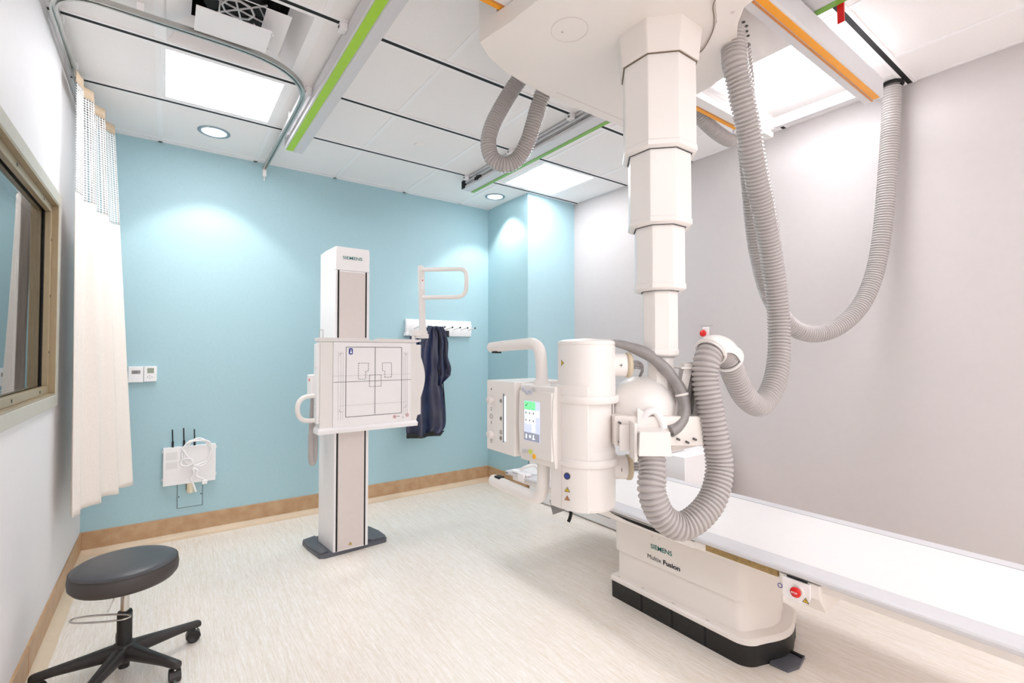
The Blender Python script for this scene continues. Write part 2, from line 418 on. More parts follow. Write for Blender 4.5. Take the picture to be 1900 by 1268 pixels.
# ============================================================ CEILING FIXTURES
def troffer(x0,x1,y0,y1,label):
    t = thing('ceiling_light', ((x0+x1)/2,(y0+y1)/2,CZ), label, 'ceiling light', 'square light panels in the ceiling')
    f = .022; m = MB(); z=CZ-.004
    m.box((x0,y0,z),(x1,y0+f,CZ-.0005)).box((x0,y1-f,z),(x1,y1,CZ-.0005)).box((x0,y0+f,z),(x0+f,y1-f,CZ-.0005)).box((x1-f,y0+f,z),(x1,y1-f,CZ-.0005))
    m.build('frame','white',t,bevel=.001)
    MB().box((x0+f,y0+f,CZ-.0025),(x1-f,y1-f,CZ-.0005)).build('diffuser','panel',t)
    return t
tr = troffer(-.038,.508,2.690,3.242,'lit square ceiling light panel inside the curtain track, above the teal wall')
S = [((2.522-.235),0,'lit square ceiling light panel right of the right green rail, by the teal corner'),
     ((2.535-.235),-1.88,'bright square ceiling light panel between the orange beams near the right wall'),
     (0,-1.88-1.83,'added unseen square ceiling light panel behind the camera, on the window side'),  # this and the panels below: unseen, added to brighten the room
     (2.3,-1.88-1.83,'added unseen square ceiling light panel behind the camera, near the plain right wall'),
     (1.15,-1.88-2.44,'added unseen square ceiling light panel in the middle of the ceiling behind the camera'),
     (0,-1.88-3.66,'added unseen square ceiling light panel far behind the camera, on the window side'),
     (2.3,-1.88-3.66,'added unseen square ceiling light panel far behind the camera, near the plain right wall')]
for dx,dy,lb in S:
    c = copy_tree(tr, delta=(dx,dy,0)); c['label'] = lb
def downlight(x,y,label):
    t = thing('recessed_downlight', (x,y,CZ), label, 'downlight', 'round downlights near the teal wall')
    MB().lathe([(.090,-.001),(.090,-.004),(.072,-.006),(.070,-.001)],(x,y,CZ),n=48).build('trim_ring','trimring',t)
    MB().lathe([(.068,-.001),(.068,-.003),(.001,-.0035)],(x,y,CZ),n=48).build('lens','lens',t)
    ld = bpy.data.lights.new('downlight_lamp','SPOT'); ld.energy = SPOT_W; ld.spot_size = R(100); ld.spot_blend = .35; ld.shadow_soft_size = .05; ld.color = (1,.97,.93)
    lo = bpy.data.objects.new('downlight_lamp', ld); COL.objects.link(lo); lo.parent = t; lo.location = (0,0,-.02)
    return t
dl = downlight(.234,3.57,'round downlight at left, between the curtain track and the teal wall')
c = copy_tree(dl, delta=(2.165,-.0,0)); c['label'] = 'round downlight in front of the teal corner column, beyond the end of the right rail'

# air diffuser
x0,x1,y0,y1 = VENT
vt = thing('air_diffuser', ((x0+x1)/2,(y0+y1)/2,CZ), 'square white ceiling air diffuser with stepped plates and dark duct opening', 'air vent')
m = MB()
def sqring(m,a,b,za,zb):
    """a,b: (x0,y0,x1,y1) rings joined as a sloped band with thickness"""
    A=[(a[0],a[1],za),(a[2],a[1],za),(a[2],a[3],za),(a[0],a[3],za)]; B=[(b[0],b[1],zb),(b[2],b[1],zb),(b[2],b[3],zb),(b[0],b[3],zb)]
    t=.002; A2=[(p[0],p[1],p[2]+t) for p in A]; B2=[(p[0],p[1],p[2]+t) for p in B]
    for i in range(4):
        j=(i+1)%4
        m.add([A[i],A[j],B[j],B[i],A2[i],A2[j],B2[j],B2[i]],[(0,1,2,3),(7,6,5,4),(0,4,5,1),(2,6,7,3),(1,5,6,2),(3,7,4,0)])
    return m
sqring(m,(x0+.006,y0+.006,x1-.006,y1-.006),(x0+.03,y0+.03,x1-.03,y1-.03),CZ-.0045,CZ-.0045)
sqring(m,(x0+.03,y0+.03,x1-.03,y1-.03),(x0+.10,y0+.10,x1-.10,y1-.10),CZ-.0045,CZ+.09)
m.build('frame','white',vt)
cxv,cyv=(x0+x1)/2,(y0+y1)/2
m=MB(); sqring(m,(x0+.03,2.125,x0+.455,2.50),(x0+.115,2.20,x0+.37,2.43),CZ-.016,CZ+.03); m.build('middle_plate','white',vt)
m=MB(); m.box((x0+.125,2.225,CZ-.048),(x0+.395,2.398,CZ-.044)); sqring(m,(x0+.125,2.225,x0+.395,2.398),(x0+.145,2.24,x0+.375,2.385),CZ-.044,CZ-.035); m.build('inner_plate','white',vt)
m=MB().lathe([(.13,0),(.13,.14),(.001,.14)],(cxv,cyv,CZ+.09),n=32); m.build('duct_opening','blackm',vt)
MB().box((x0,y0,CZ+.23),(x1,y1,CZ+.24)).box((x0+.095,y0+.095,CZ+.09),(x0+.1,y1-.095,CZ+.23)).box((x1-.1,y0+.095,CZ+.09),(x1-.095,y1-.095,CZ+.23)).box((x0+.095,y0+.095,CZ+.09),(x1-.095,y0+.1,CZ+.23)).box((x0+.095,y1-.1,CZ+.09),(x1-.095,y1-.095,CZ+.23)).build('duct_box','blackm',vt)
m=MB()
for k in range(3):
    a=R(60*k+15); d=Vector((math.cos(a),math.sin(a),0))*.14; m.cyl(Vector((cxv,cyv,CZ+.085))-d,Vector((cxv,cyv,CZ+.085))+d,.004,8)
m.lathe([(.058,0),(.066,0),(.066,.008),(.058,.008),(.058,0)],(cxv,cyv,CZ+.081),n=8,cap=False)
for sx in (-1,1):
    for sy in (-1,1): m.cyl((cxv+.02+sx*.10,cyv-.05+sy*.06,CZ-.045),(cxv+sx*.07,cyv+sy*.07,CZ+.09),.003,8)
m.build('spider_bracket','white',vt)

tag(MB().lathe([(.036,0),(.036,-.003),(.030,-.006),(.001,-.007)],(1.379,2.976,CZ),n=32).build('sprinkler_cover','tile'), 'small round flat sprinkler cover in the ceiling between the green rails', 'sprinkler cover')

# curtain track
tp = [(-.375,3.92),(-.375,3.2),(-.375,2.64)]+[(-.225+.15*math.cos(R(a)),2.57+.15*math.sin(R(a))) for a in (180,202,225,247,270)]+[(-.05,2.42),(.15,2.42),(.28,2.425)]
tp += [(.28+.295*math.cos(R(a)),2.73+.30*math.sin(R(a))) for a in (-75,-60,-45,-30,-15,0)]+[(.577,2.9),(.577,3.4),(.577,3.93)]
tpath = smooth_path([(x,y,2.602) for x,y in tp], .02)
def rail_sweep(path, prof2d):
    P=[Vector(p) for p in path]; rings=[]
    for i,p in enumerate(P):
        t=(P[min(i+1,len(P)-1)]-P[max(i-1,0)]).normalized(); sd=Vector((t.y,-t.x,0)).normalized()
        rings.append([tuple(p+sd*a+Vector((0,0,b))) for a,b in prof2d])
    return MB().loft(rings, smooth=False)
ct = thing('curtain_track', (.1,2.42,2.6), 'bent aluminium curtain track looping under the ceiling, window wall to teal wall', 'curtain track')
rail_sweep(tpath,[(-.013,0),(-.013,.022),(.013,.022),(.013,0),(.005,0),(.005,.012),(-.005,.012),(-.005,0)]).build('rail','alu',ct)
m=MB()
for x,y in ((-.375,3.1),(-.375,2.7),(-.10,2.42),(.565,2.652),(.577,3.0),(.577,3.6)): m.box((x-.012,y-.012,2.624),(x+.012,y+.012,CZ-.003))
m.split('hanger','white',ct)
m=MB().box((.565,3.915,2.555),(.589,3.94,2.635)).cyl((.577,3.93,2.555),(.577,3.93,2.52),.004,8); m.build('end_stop','white',ct)

# ------------------------------------------------------------ curtain
cu = thing('privacy_curtain', (-.33,3.35,.45), 'cream hospital privacy curtain with white netting top, bunched at the left wall', 'curtain')
def curtain_surface(za, zb, nz, mat_, name, extra=0):
    bm = bmesh.new(); uvl = bm.loops.layers.uv.new('UVMap'); nt_=150; rows=[]
    for j in range(nz+1):
        z = za+(zb-za)*j/nz; k=(2.5-z)/2.05; row=[]
        A=Vector((-.372+.012*k,3.02-.02*k)); B=Vector((-.285+.095*k,3.66+.10*k))
        d=(B-A); n=Vector((d.y,-d.x)).normalized()
        s=0; last=None
        for i in range(nt_+1):
            t=i/nt_; amp=.018+.016*k
            f=(math.sin(t*2*math.pi*3.3+.5*k+.4)*amp+math.sin(t*2*math.pi*9.3+1.3+k)*amp*.25)*min(1,6*t+.3)
            p=A+d*t+n*(f+.010)+Vector((0,.012*math.sin(t*17+k*2)))
            p.x=max(p.x,XL+.012)
            zz=z
            if zb==.45: zz=z+k*(.03*(1-t)+.006*math.sin(t*26))-.0*k
            row.append(((p.x,p.y,zz),s)); 
            if last is not None: s+=(p-last).length
            last=p
        rows.append(row)
    V=[[bm.verts.new(Vector(q[0])-W[cu.name]) for q in r] for r in rows]
    for j in range(nz):
        for i in range(nt_):
            f=bm.faces.new((V[j][i],V[j][i+1],V[j+1][i+1],V[j+1][i])); f.smooth=True
            for l,(jj,ii) in zip(f.loops,((j,i),(j,i+1),(j+1,i+1),(j+1,i))): l[uvl].uv=(rows[0][ii][1]*1.0,rows[jj][ii][0][2])
    me=bpy.data.meshes.new(name); bm.to_mesh(me); bm.free(); me.materials.append(M[mat_]); o=bpy.data.objects.new(name,me); COL.objects.link(o); o.parent=cu; W[o.name]=W[cu.name]
    md=o.modifiers.new('s','SOLIDIFY'); md.thickness=.0016; md.offset=0
    return o
curtain_surface(2.585,2.53,2,'header','header_band')
curtain_surface(2.53,2.0,16,'net','netting')
fb = curtain_surface(2.0,.45,50,'curtain','cloth_panel')
m=MB()
for i in range(7):
    y=3.06+.1*i; m.cyl((-.375,y,2.603),(-.368,y,2.572),.003,8).lathe([(.006,0),(.006,.004)],(-.375,y,2.606),n=10)
m.split('hook','steel',cu)

# ------------------------------------------------------------ green rails
def clip(x,y,label):
    t = thing('rail_clamp',(x,y,2.622),label,'clamp','white clamps holding the green rails to the ceiling channels')
    MB().box((x-.016,y-.022,2.622),(x+.016,y+.022,2.654)).build('body','white',t,bevel=.003)
    MB().cyl((x-.0165,y,2.636),(x-.019,y,2.636),.006,12).split('bolt','screwm',t)
    return t
gl = thing('ceiling_rail',(.655,1.4,2.57),'white ceiling rail with lime green strip, left of the pair','ceiling rail')
MB().prism([(.612,2.575),(.612,2.652),(.715,2.652),(.715,2.595),(.722,2.57),(.668,2.57),(.664,2.575)],-1.5,3.375,'y').build('rail','rail',gl,bevel=.0015)
MB().box((.622,-1.6,2.572),(.662,3.37,2.5755)).build('lime_strip','lime',gl)
MB().box((.616,3.371,2.58),(.712,3.379,2.648)).build('end_cap','greige',gl)
gr = thing('ceiling_rail',(1.99,1.4,2.57),'white ceiling rail with darker green strip and dark roller channel, right of the pair','ceiling rail')
MB().prism([(1.935,2.575),(1.935,2.590),(1.950,2.590),(1.950,2.610),(1.935,2.610),(1.935,2.622),(1.950,2.622),(1.950,2.638),(1.935,2.638),(1.935,2.652),(2.05,2.652),(2.05,2.57),(1.94,2.57)],-1.6,3.365,'y').build('rail','rail',gr)
MB().box((2.018,-1.6,2.566),(2.046,3.36,2.571)).build('green_strip','green',gr)
MB().box((1.942,3.366,2.575),(2.046,3.374,2.65)).box((1.932,3.31,2.574),(1.95,3.366,2.640)).build('end_cap','blackm',gr,bevel=.003)
MB().cyl((1.928,3.12,2.600),(1.948,3.12,2.600),.018,20).box((1.930,3.08,2.588),(1.948,3.16,2.612)).build('stop_roller','blackm',gr)
MB().box((1.936,-1.6,2.598),(1.944,3.3,2.602)).build('guide_rod','steel',gr)
k0 = clip(.596,2.055,'white clamp on the left green rail, nearest of the rail in view')
CL=[(0,.612,'white clamp on the left green rail beside the lit panel and track bend'),(0,1.213,'white clamp on the left green rail close to its far end'),
    (1.322,0,'white clamp on the right green rail just behind the overhead carriage'),(1.322,1.213,'white clamp at the far end of the right green rail'),(1.322,.612,'white clamp on the right green rail behind the small hanging hose loop')]
for dx,dy,lb in CL:
    c=copy_tree(k0,delta=(dx,dy,0)); c['label']=lb

# ------------------------------------------------------------ bridge with two orange striped beams
BR = thing('bridge_crane',(1.6,1.08,2.45),'pale grey bridge of two crossing beams with orange strips under the ceiling rails','bridge beam')
MB().prism([(.778,2.462),(.778,2.548),(.788,2.556),(.84,2.556),(.848,2.54),(.852,2.45),(.815,2.45),(.812,2.455),(.785,2.455)],.50,2.735,'x').build('near_beam','rail',BR,bevel=.001)
MB().box((.50,.7875,2.4515),(2.71,.812,2.4553)).build('orange_strip','orange',BR)
MB().box((.50,.814,2.4485),(2.72,.822,2.4505)).build('brown_strip','brown',BR)
MB().prism([(1.285,2.45),(1.280,2.475),(1.292,2.478),(1.292,2.492),(1.28,2.495),(1.28,2.515),(1.292,2.518),(1.292,2.532),(1.28,2.535),(1.28,2.556),(1.372,2.556),(1.372,2.462),(1.366,2.455),(1.343,2.455),(1.340,2.45)],.50,2.73,'x').build('far_beam','tabletop',BR)
MB().box((.50,1.345,2.4515),(2.725,1.364,2.4553)).build('orange_strip','orange',BR)
MB().box((.50,1.334,2.4485),(2.73,1.341,2.4505)).build('brown_strip','brown',BR)
MB().cyl((2.728,1.31,2.51),(2.736,1.31,2.51),.026,24).build('end_coil','steel',BR)
MB().cyl((2.72,1.265,2.515),(1.9,1.265,2.515),.012,16).build('guide_tube','white',BR)
m=MB().box((2.70,.858,2.49),(2.728,1.262,2.54)); m.build('cross_tie','rail',BR)
m=MB().box((1.28,.86,2.49),(2.03,1.262,2.505)); pl=m.build('cover_plate','greyp',BR,bevel=.002)
m=MB()
for i,(x,y) in enumerate(((1.74,.92),(1.77,.925),(1.80,.94),(1.83,.95),(1.88,1.02),(1.9,1.07),(1.86,1.1),(1.83,1.16))): m.cyl((x,y,2.4895),(x,y,2.4875),.006,10)
m.split('screw','screwm',pl)
m=MB()
for x in (.63,.70,1.96,2.03):
    for y in (.81,1.33): m.cyl((x-.012,y,2.563),(x+.012,y,2.563),.011,16)
m.split('roller','blackm',BR)
# red stop hook hanging on the right rail
tag(MB().prism([(2.045,2.575),(2.045,2.600),(2.056,2.600),(2.056,2.590),(2.058,2.500),(2.050,2.495),(2.047,2.575)],.70,.722,'y').prism([(2.02,2.59),(2.02,2.60),(2.056,2.60),(2.056,2.59)],.70,.722,'y').build('stop_hook','red'),
    'red bent stop hook on the right green rail above the orange beam','stop hook')

# ============================================================ CEILING MOUNTED X-RAY UNIT
XU = thing('xray_unit',(1.44,1.08,2.38),'large cream ceiling-mounted x-ray unit with telescopic column and tube head','x-ray machine')
UZ = 2.38
plan = [(.95,.35),(.952,1.15),(.942,1.30),(.912,1.462),(.99,1.515),(1.09,1.555),(1.20,1.578),(1.45,1.60),(1.84,1.60),(1.87,1.58),(1.875,1.22),(1.865,1.12),(1.82,1.02),(1.74,.945),(1.655,.90),(1.58,.855),(1.52,.80),(1.50,.70),(1.50,.35)]
def shell(mb, plan, z0, z1, r=.02, cx=1.4, cy=1.0):
    rings=[]
    for s,z in ((.996,z0),(.999,z0+r*.3),(1.0,z0+r)):
        rings.append([(cx+(x-cx)*s,cy+(y-cy)*s,z) for x,y in plan])
    rings.append([(x,y,z1) for x,y in plan]); return mb.loft(rings, smooth=True)
body = shell(MB(), plan, UZ, 2.448, .006).build('carriage_cover','cream2',XU)
body.data.set_sharp_from_angle(angle=R(28))
# side shell above the beams at left end (wraps the beams' outside)
MB().prism([(.929,1.375),(.912,1.462),(.99,1.515),(1.09,1.555),(1.20,1.578),(1.3,1.585),(1.3,1.375)],2.448,2.54,'z').split('end_cover','cream2',XU)
MB().prism([(.952,.86),(.952,1.15),(.944,1.27),(1.24,1.27),(1.24,.86)],2.448,2.54,'z').split('end_cover','cream2',XU)
tl = MB().prism([(1.385,.5),(1.40,.83),(1.50,.885),(1.56,.945),(1.60,1.0),(1.625,1.06),(1.64,1.25),(1.84,1.25),(1.845,1.12),(1.80,1.03),(1.72,.955),(1.64,.912),(1.57,.87),(1.51,.815),(1.49,.72),(1.49,.5)],UZ-.008,UZ+.004,'z').build('tail_cover','cream2',XU,bevel=.004)
MB().cyl((1.50,.83,UZ-.0085),(1.50,.83,UZ-.0095),.007,16).cyl((1.50,.83,UZ-.009),(1.50,.83,UZ-.0102),.002,10).split('screw','greige',tl)
sp_=smooth_path([(1.36,.6,2.371),(1.385,.78,2.371),(1.41,.842,2.371),(1.478,.882,2.371),(1.525,.914,2.371),(1.566,.956,2.371),(1.598,1.000,2.371),(1.606,1.027,2.371),(1.639,1.06,2.371)],.01)
MB().sweep(sp_,.0016,n=8).build('cover_seam','brownseam',XU)
T = frame_T((0,0,UZ+.0002),(1,0,0),(0,-1,0))
ic = MB(); ringpoly(ic,T,1.132,-1.218,.063,.0655,.0012,48); ic.build('inspection_cover_seam','greige',XU)
ic=MB().cyl((1.118,1.24,UZ+.001),(1.118,1.24,UZ-.001),.007,16).build('screw','greyp',XU); MB().cyl((1.118,1.24,UZ+.001),(1.118,1.24,UZ-.0015),.002,8).build('screw_socket','ink',ic)
MB().prism([(1.36,1.545),(1.86,1.545),(1.86,1.549),(1.36,1.549)],UZ-.0006,UZ+.002,'z').build('seam_line','greige',XU)
def octa(cx,cy,w,z):
    h=w/2; k=h*.4142
    return [(cx+h,cy+k,z),(cx+k,cy+h,z),(cx-k,cy+h,z),(cx-h,cy+k,z),(cx-h,cy-k,z),(cx-k,cy-h,z),(cx+k,cy-h,z),(cx+h,cy-k,z)]
CX,CY=1.44,1.08
MB().loft([octa(CX,CY,.262,2.268),octa(CX,CY,.268,2.30),octa(CX,CY,.285,UZ+.004)],smooth=False).build('column_collar','cream2',XU,bevel=.004)
MB().loft([octa(CX,CY,.252,2.2655),octa(CX,CY,.252,2.27)],smooth=False).build('collar_gap','brownseam',XU)
segs=[(.243,2.272,1.952),(.208,1.96,1.695),(.166,1.71,1.470),(.118,1.48,1.238),(.088,1.25,1.10)]
for i,(wd,zt,zb) in enumerate(segs):
    lip=.006
    o=MB().loft([octa(CX,CY,wd-.012,zb-.004),octa(CX,CY,wd+lip,zb+.003),octa(CX,CY,wd+lip,zb+.020),octa(CX,CY,wd,zb+.022),octa(CX,CY,wd,zt)],smooth=False).build('column_segment','cream',XU,bevel=.003)
    if i<4: MB().loft([octa(CX,CY,segs[i+1][0]+.008,zb-.0055),octa(CX,CY,segs[i+1][0]+.008,zb-.001)],smooth=False).build('gap_shadow_seal','ink',o)

# yoke below the column
MB().lathe([(.001,-.095),(.068,-.093),(.104,-.078),(.122,-.045),(.127,0),(.120,.034),(.10,.070),(.062,.10),(.022,.111),(.001,.112)],(1.405,1.135,1.052),(-.25,.12,.96),n=40).build('pivot_housing','cream',XU)
T0=frame_T((1.30,1.02,.98),(.81,-.586,0),(0,0,1))
# bracket plate from pivot to tube
yk=MB().box((-.11,-.045,-.17),(.19,.055,-.02),T0).build('yoke_arm','cream2',XU,bevel=.004)
m=MB()
for u,v in ((-.095,.035),(-.095,-.03),(.10,-.02),(.13,-.03),(.155,-.02),(.075,-.005)): m.cyl(T0@Vector((u,v,.0)),T0@Vector((u,v,-.0215)),.004,10)
m.split('screw','screwm',yk)
MB().prism([(-.035,-.05),(.0,-.05),(.0,.06),(-.035,.085)],-.025,-.012,'z',T0).build('side_plate','cream',XU,bevel=.002)

# tube housing
tx,ty=1.21,1.22; tz0,tz1=.715,1.292
th=MB().lathe([(.001,tz0-.012),(.06,tz0-.010),(.094,tz0-.002),(.100,tz0+.008),(.100,tz0+.20),(.088,tz0+.215),(.088,1.075),(.101,1.085),(.101,tz1-.022),(.099,tz1-.018),(.101,tz1-.014),(.100,tz1-.004),(.085,tz1+.002),(.001,tz1+.008)],(tx,ty,0),n=64).build('tube_housing','cream',XU)
th.data.set_sharp_from_angle(angle=R(30))
for zz in (.875,1.088):
    r=MB().lathe([(.087,0),(.110,0),(.112,.004),(.112,.021),(.110,.025),(.087,.025),(.087,0)],(tx,ty,zz-.012),n=56,cap=False).build('clamp_ring','cream',XU); r.data.set_sharp_from_angle(angle=R(40))
    d=Vector((-.57,-.82,0)); p=Vector((tx,ty,zz))+d*.108; MB().cyl(p,p+d*.003,.005,14).split('screw','greyp',r)
m=MB()
for a in (-18,-28):
    d=Vector((math.cos(R(a-18)),math.sin(R(a-18)),0)); n=Vector((-d.y,d.x,0)); p=Vector((tx,ty,0))+d*.094
    m.box((-.004,-.002,.89),(.004,.004,1.075),frame_T(p,n,d.cross(n)) if 0 else Matrix.Translation(p)@Matrix.Rotation(math.atan2(n.y,n.x),4,'Z'))
m.build('mounting_strip','greyp',th)
# housing neck from tube to collimator; flared skirt at the bottom
nk=MB().prism([(1.125,1.25),(1.165,1.235),(1.26,1.235),(1.30,1.26),(1.31,1.47),(1.10,1.47),(1.105,1.28)],.865,1.118,'z').build('neck_cover','cream',XU,bevel=.012,seg=4)
MB().prism([(1.100,1.29),(1.1005,1.235),(1.108,1.192),(1.122,1.162),(1.142,1.138),(1.19,1.20),(1.20,1.29)],.716,1.136,'z').build('side_cover','cream',XU,bevel=.006,seg=3)
MB().prism([(1.0995,1.2305),(1.1012,1.2285),(1.1012,1.2275),(1.0995,1.2295)],.72,1.130,'z').build('seam_line','greige',XU)
Tc=frame_T((1.1015,1.30,0),(0,-1,0),(0,0,1))
warn_tri(frame_T((1.21-.1008*.988,1.22+.1008*.154,1.213),(0,0,-1),(-.154,-.988,0)),0,0,.011,th)
Tl=frame_T((1.1078,1.1935,0),(.42,-.907,0),(0,0,1))
m=MB(); ringpoly(m,Tl,-.012,.832,.008,.0115,.001); m.build('label_ring','ink',XU); flat(Tl,[circ(-.012,.832,.008)],.0006).build('label_disc','blue',XU)
warn_tri(Tl,-.012,.785,.010,XU); warn_tri(Tl,-.012,.757,.010,XU,'warn2')

# cable receptacles with + and - marks
for zz,sg in ((1.205,'+'),(.845,'-')):
    d=Vector((.80,-.60,0)); p=Vector((tx,ty,zz))
    rc=MB().lathe([(.036,0),(.040,.09),(.041,.135),(.037,.150),(.001,.152)],p,d,n=36).build('cable_socket','cream',XU)
    MB().lathe([(.041,.140),(.044,.140),(.044,.154),(.040,.158),(.001,.158)],p,d,n=36).build('socket_ring','tanring',rc)
    q=p+d*.115; nrm=Vector((-.60,-.80,0))
    Tt=frame_T(q+nrm*.0402,d,(0,0,1))
    sh=[rect(-.001,-.006,.001,.006)] + ([rect(-.006,-.001,.006,.001)] if sg=='+' else [])
    flat(Tt,sh,.0012,-.0002).build('polarity_mark','ink',rc)
    m=MB()
    for kk in range(3): m.sweep(smooth_path([p+d*.150+Vector((0,0,.010*(kk-1))),p+d*.185+Vector((0,0,.010*(kk-1))),p+d*.215+Vector((.0,.02,-.02+.004*kk)),p+d*.225+Vector((.0,.05,-.05))],.006),.0045,n=8)
    m.split('cable_strand','hosed',rc)

# collimator
cx0,cx1,cy0,cy1,cz0,cz1=1.08,1.325,1.472,1.668,.852,1.136
co=MB().box((cx0,cy0,cz0),(cx1,cy1,cz1)).build('collimator','cream',XU,bevel=.005,seg=3)
Tf=frame_T((cx0-.0002,cy1,cz0),(0,-1,0),(0,0,1))
for v in (.205,.066):
    kb=MB().lathe([(.0145,0),(.0145,.016),(.0125,.019),(.001,.019)],(cx0,cy1-.038,cz0+v),(-1,0,0),n=28).build('knob','greyp',co)
_=[flat(Tf,[rect(.120,.045,.127,.235)],.0012).build('scale_slot','slot',co), flat(Tf,[rect(.128,.050,.137,.225)],.0016).build('light_slot','slit',co)]
m=MB()
for u,v in ((.104,.205),(.104,.135),(.104,.082),(.104,.058)): ringpoly(m,Tf,u,v,.0065,.008,.0008,20)
for u,v in ((.035,.137),): ringpoly(m,Tf,u,v,.008,.0095,.0008,20)
for p in (rect(.030,.170,.040,.172),rect(.030,.162,.040,.164),rect(.034,.105,.036,.118),rect(.030,.030,.040,.032),rect(.030,.036,.032,.044),rect(.038,.036,.040,.044),rect(.102,.132,.106,.140),rect(.101,.203,.107,.207),rect(.102,.055,.106,.061)): m.prism(p,0,.0008,'z',Tf)
for c_ in (circ(.035,.248,.003),circ(.104,.135,.003),circ(.104,.058,.003)): m.prism(c_,0,.001,'z',Tf)
m.build('icon_print','ink',co)
MB().box((1.10,1.655,.90),(1.31,1.676,1.11)).build('exit_window_frame','greyp',co,bevel=.003)
# small chrome deflector hanging under the housing
MB().add([(1.14,1.34,.712),(1.17,1.29,.71),(1.15,1.27,.690),(1.13,1.31,.668),(1.15,1.345,.700),(1.16,1.31,.712)],[(0,1,2,3),(0,3,4),(1,5,2),(2,5,4,3)]).build('deflector_blade','hosed',XU)
tag(MB().sweep(smooth_path([(1.15,1.24,.708),(1.148,1.235,.690),(1.142,1.235,.672),(1.136,1.238,.660)],.004),.006,n=12).build('strap_tab','blackm',XU),None)

# control console with touch screen
con=[]
ky=[(1.25,1.083),(1.443,1.083)]
prof=[(.848,1.090),(.90,1.083),(.99,1.078),(1.08,1.081),(1.131,1.090)]   # z, x front (bowed)
rings=[]
for y in (1.445,1.25):
    rings.append([(x,y,z) for z,x in prof]+[(1.175,y,1.131),(1.185,y,1.0),(1.175,y,.862)])
cs=MB().loft(rings,smooth=False).build('control_console','cream',XU,bevel=.006,seg=3)
MB().prism([(1.25,1.08),(1.232,1.12),(1.235,1.19),(1.25,1.19)],.87,1.12,'z') if 0 else None
MB().prism([(1.17,1.236),(1.20,1.236),(1.20,1.30),(1.17,1.30)],.862,1.128,'z').build('console_back','cream',XU,bevel=.006)
Ts=frame_T((1.0775,1.445,.85),(0,-1,0),(0,0,1))
fp=MB().box((1.0770,1.255,.872),(1.092,1.44,1.110)).build('front_plate','cream',cs,bevel=.003)
Ts=frame_T((1.0768,1.445,.85),(0,-1,0),(0,0,1))
flat(Ts,[rect(.038,.078,.128,.222)],.0012).build('touch_screen','scr',cs)
flat(Ts,[rect(.040,.190,.104,.221)],.0020).build('status_bar','scrg',cs)
flat(Ts,[rect(.039,.079,.127,.108)],.0020).build('menu_bar','scrd',cs)
tl_=[]
for r_ in range(2):
    for c_ in range(4):
        if r_==0 and c_==3: continue
        tl_.append(rect(.042+c_*.0215,.140+r_*.027,.060+c_*.0215,.163+r_*.027))
tl_.append(rect(.085,.112,.102,.136))
flat(Ts,tl_,.0022).build('screen_icon','scrw',cs)
flat(Ts,[line(.046,.208,.051,.203,.0015),line(.051,.203,.060,.214,.0015)]+[rect(.048+c_*.0215,.148+r_*.027,.053+c_*.0215,.156+r_*.027) for r_ in range(2) for c_ in range(3)],.0030).build('screen_glyph','ink',cs)
flat(Ts,[rect(.050,.086,.055,.101),rect(.070,.090,.079,.099),rect(.092,.092,.096,.102),rect(.088,.086,.101,.090)],.0030).build('menu_glyph','scrw',cs)
for (u,v,mm) in ((.034,.262,'btnb'),(.054,.254,'btnb'),(.076,.256,'btnb'),(.097,.266,'btn'),(.032,.034,'btn'),(.052,.040,'btn'),(.075,.040,'btnl'),(.096,.026,'btno')):
    b_=MB().lathe([(.0092,0),(.0092,.002),(.0078,.0034),(.001,.0034)],Ts@Vector((u,v,0)),(-1,0,0),n=24).build('button',mm,cs)
# handles
def bent(pts,r): return MB().sweep(smooth_path(pts,.008),r,n=20)
hx=1.13
ps=smooth_path([(hx,1.37,1.13),(hx,1.372,1.18),(hx,1.378,1.24),(hx,1.392,1.268),(hx,1.425,1.282),(hx,1.47,1.282),(hx,1.60,1.277),(hx,1.685,1.272),(hx,1.712,1.271)],.008)
n_=len(ps)
hu=MB().sweep(ps,lambda L:(.022 if L<.47 else max(.004,.022*math.sqrt(max(0,1-((L-.47)/.022)**2)))),n=24).build('upper_handle','cream',XU)
MB().lathe([(.034,0),(.032,.006),(.023,.022),(.0225,.03)],(hx,1.37,1.128),n=24).build('handle_foot','cream',hu)
MB().box((hx-.014,1.655,1.246),(hx+.014,1.685,1.2535)).build('handle_sensor','blackm',hu)
ps=smooth_path([(hx,1.36,.875),(hx,1.36,.82),(hx,1.365,.76),(hx,1.38,.722),(hx,1.415,.706),(hx,1.46,.704),(hx,1.56,.706),(hx,1.66,.709),(hx,1.70,.710)],.008)
hl=MB().sweep(ps,lambda L:(.024 if L<.465 else max(.004,.024*math.sqrt(max(0,1-((L-.465)/.03)**2)))),n=24).build('lower_handle','cream',XU)
MB().box((hx-.014,1.63,.726),(hx+.012,1.665,.7355)).build('handle_sensor','blackm',hl)

# grey cable sleeve from the tube top to the hose adapter
cs1=[(1.285,1.165,1.285),(1.33,1.12,1.268),(1.375,1.07,1.235),(1.42,1.015,1.165),(1.435,.985,1.10),(1.43,.975,1.04),(1.40,.98,1.00),(1.37,.99,.985)]
P=smooth_path(cs1,.006)
sv=MB().sweep(P,lambda L:.010+.010*min(1,L/.08)+.0012*math.sin(L*70),n=16).build('cable_sleeve','hosed',XU)
MB().lathe([(.0205,-.004),(.023,-.003),(.023,.003),(.0205,.004)],(1.4335,.987,1.105),(.1,-.2,-1),n=18).build('sleeve_band','cream',sv)
cs2=[(1.30,1.06,1.00),(1.305,1.04,1.04),(1.325,1.02,1.055),(1.345,1.01,1.03),(1.355,1.0,.99)]
MB().sweep(smooth_path(cs2,.006),.012,n=14).build('cable','white',XU)

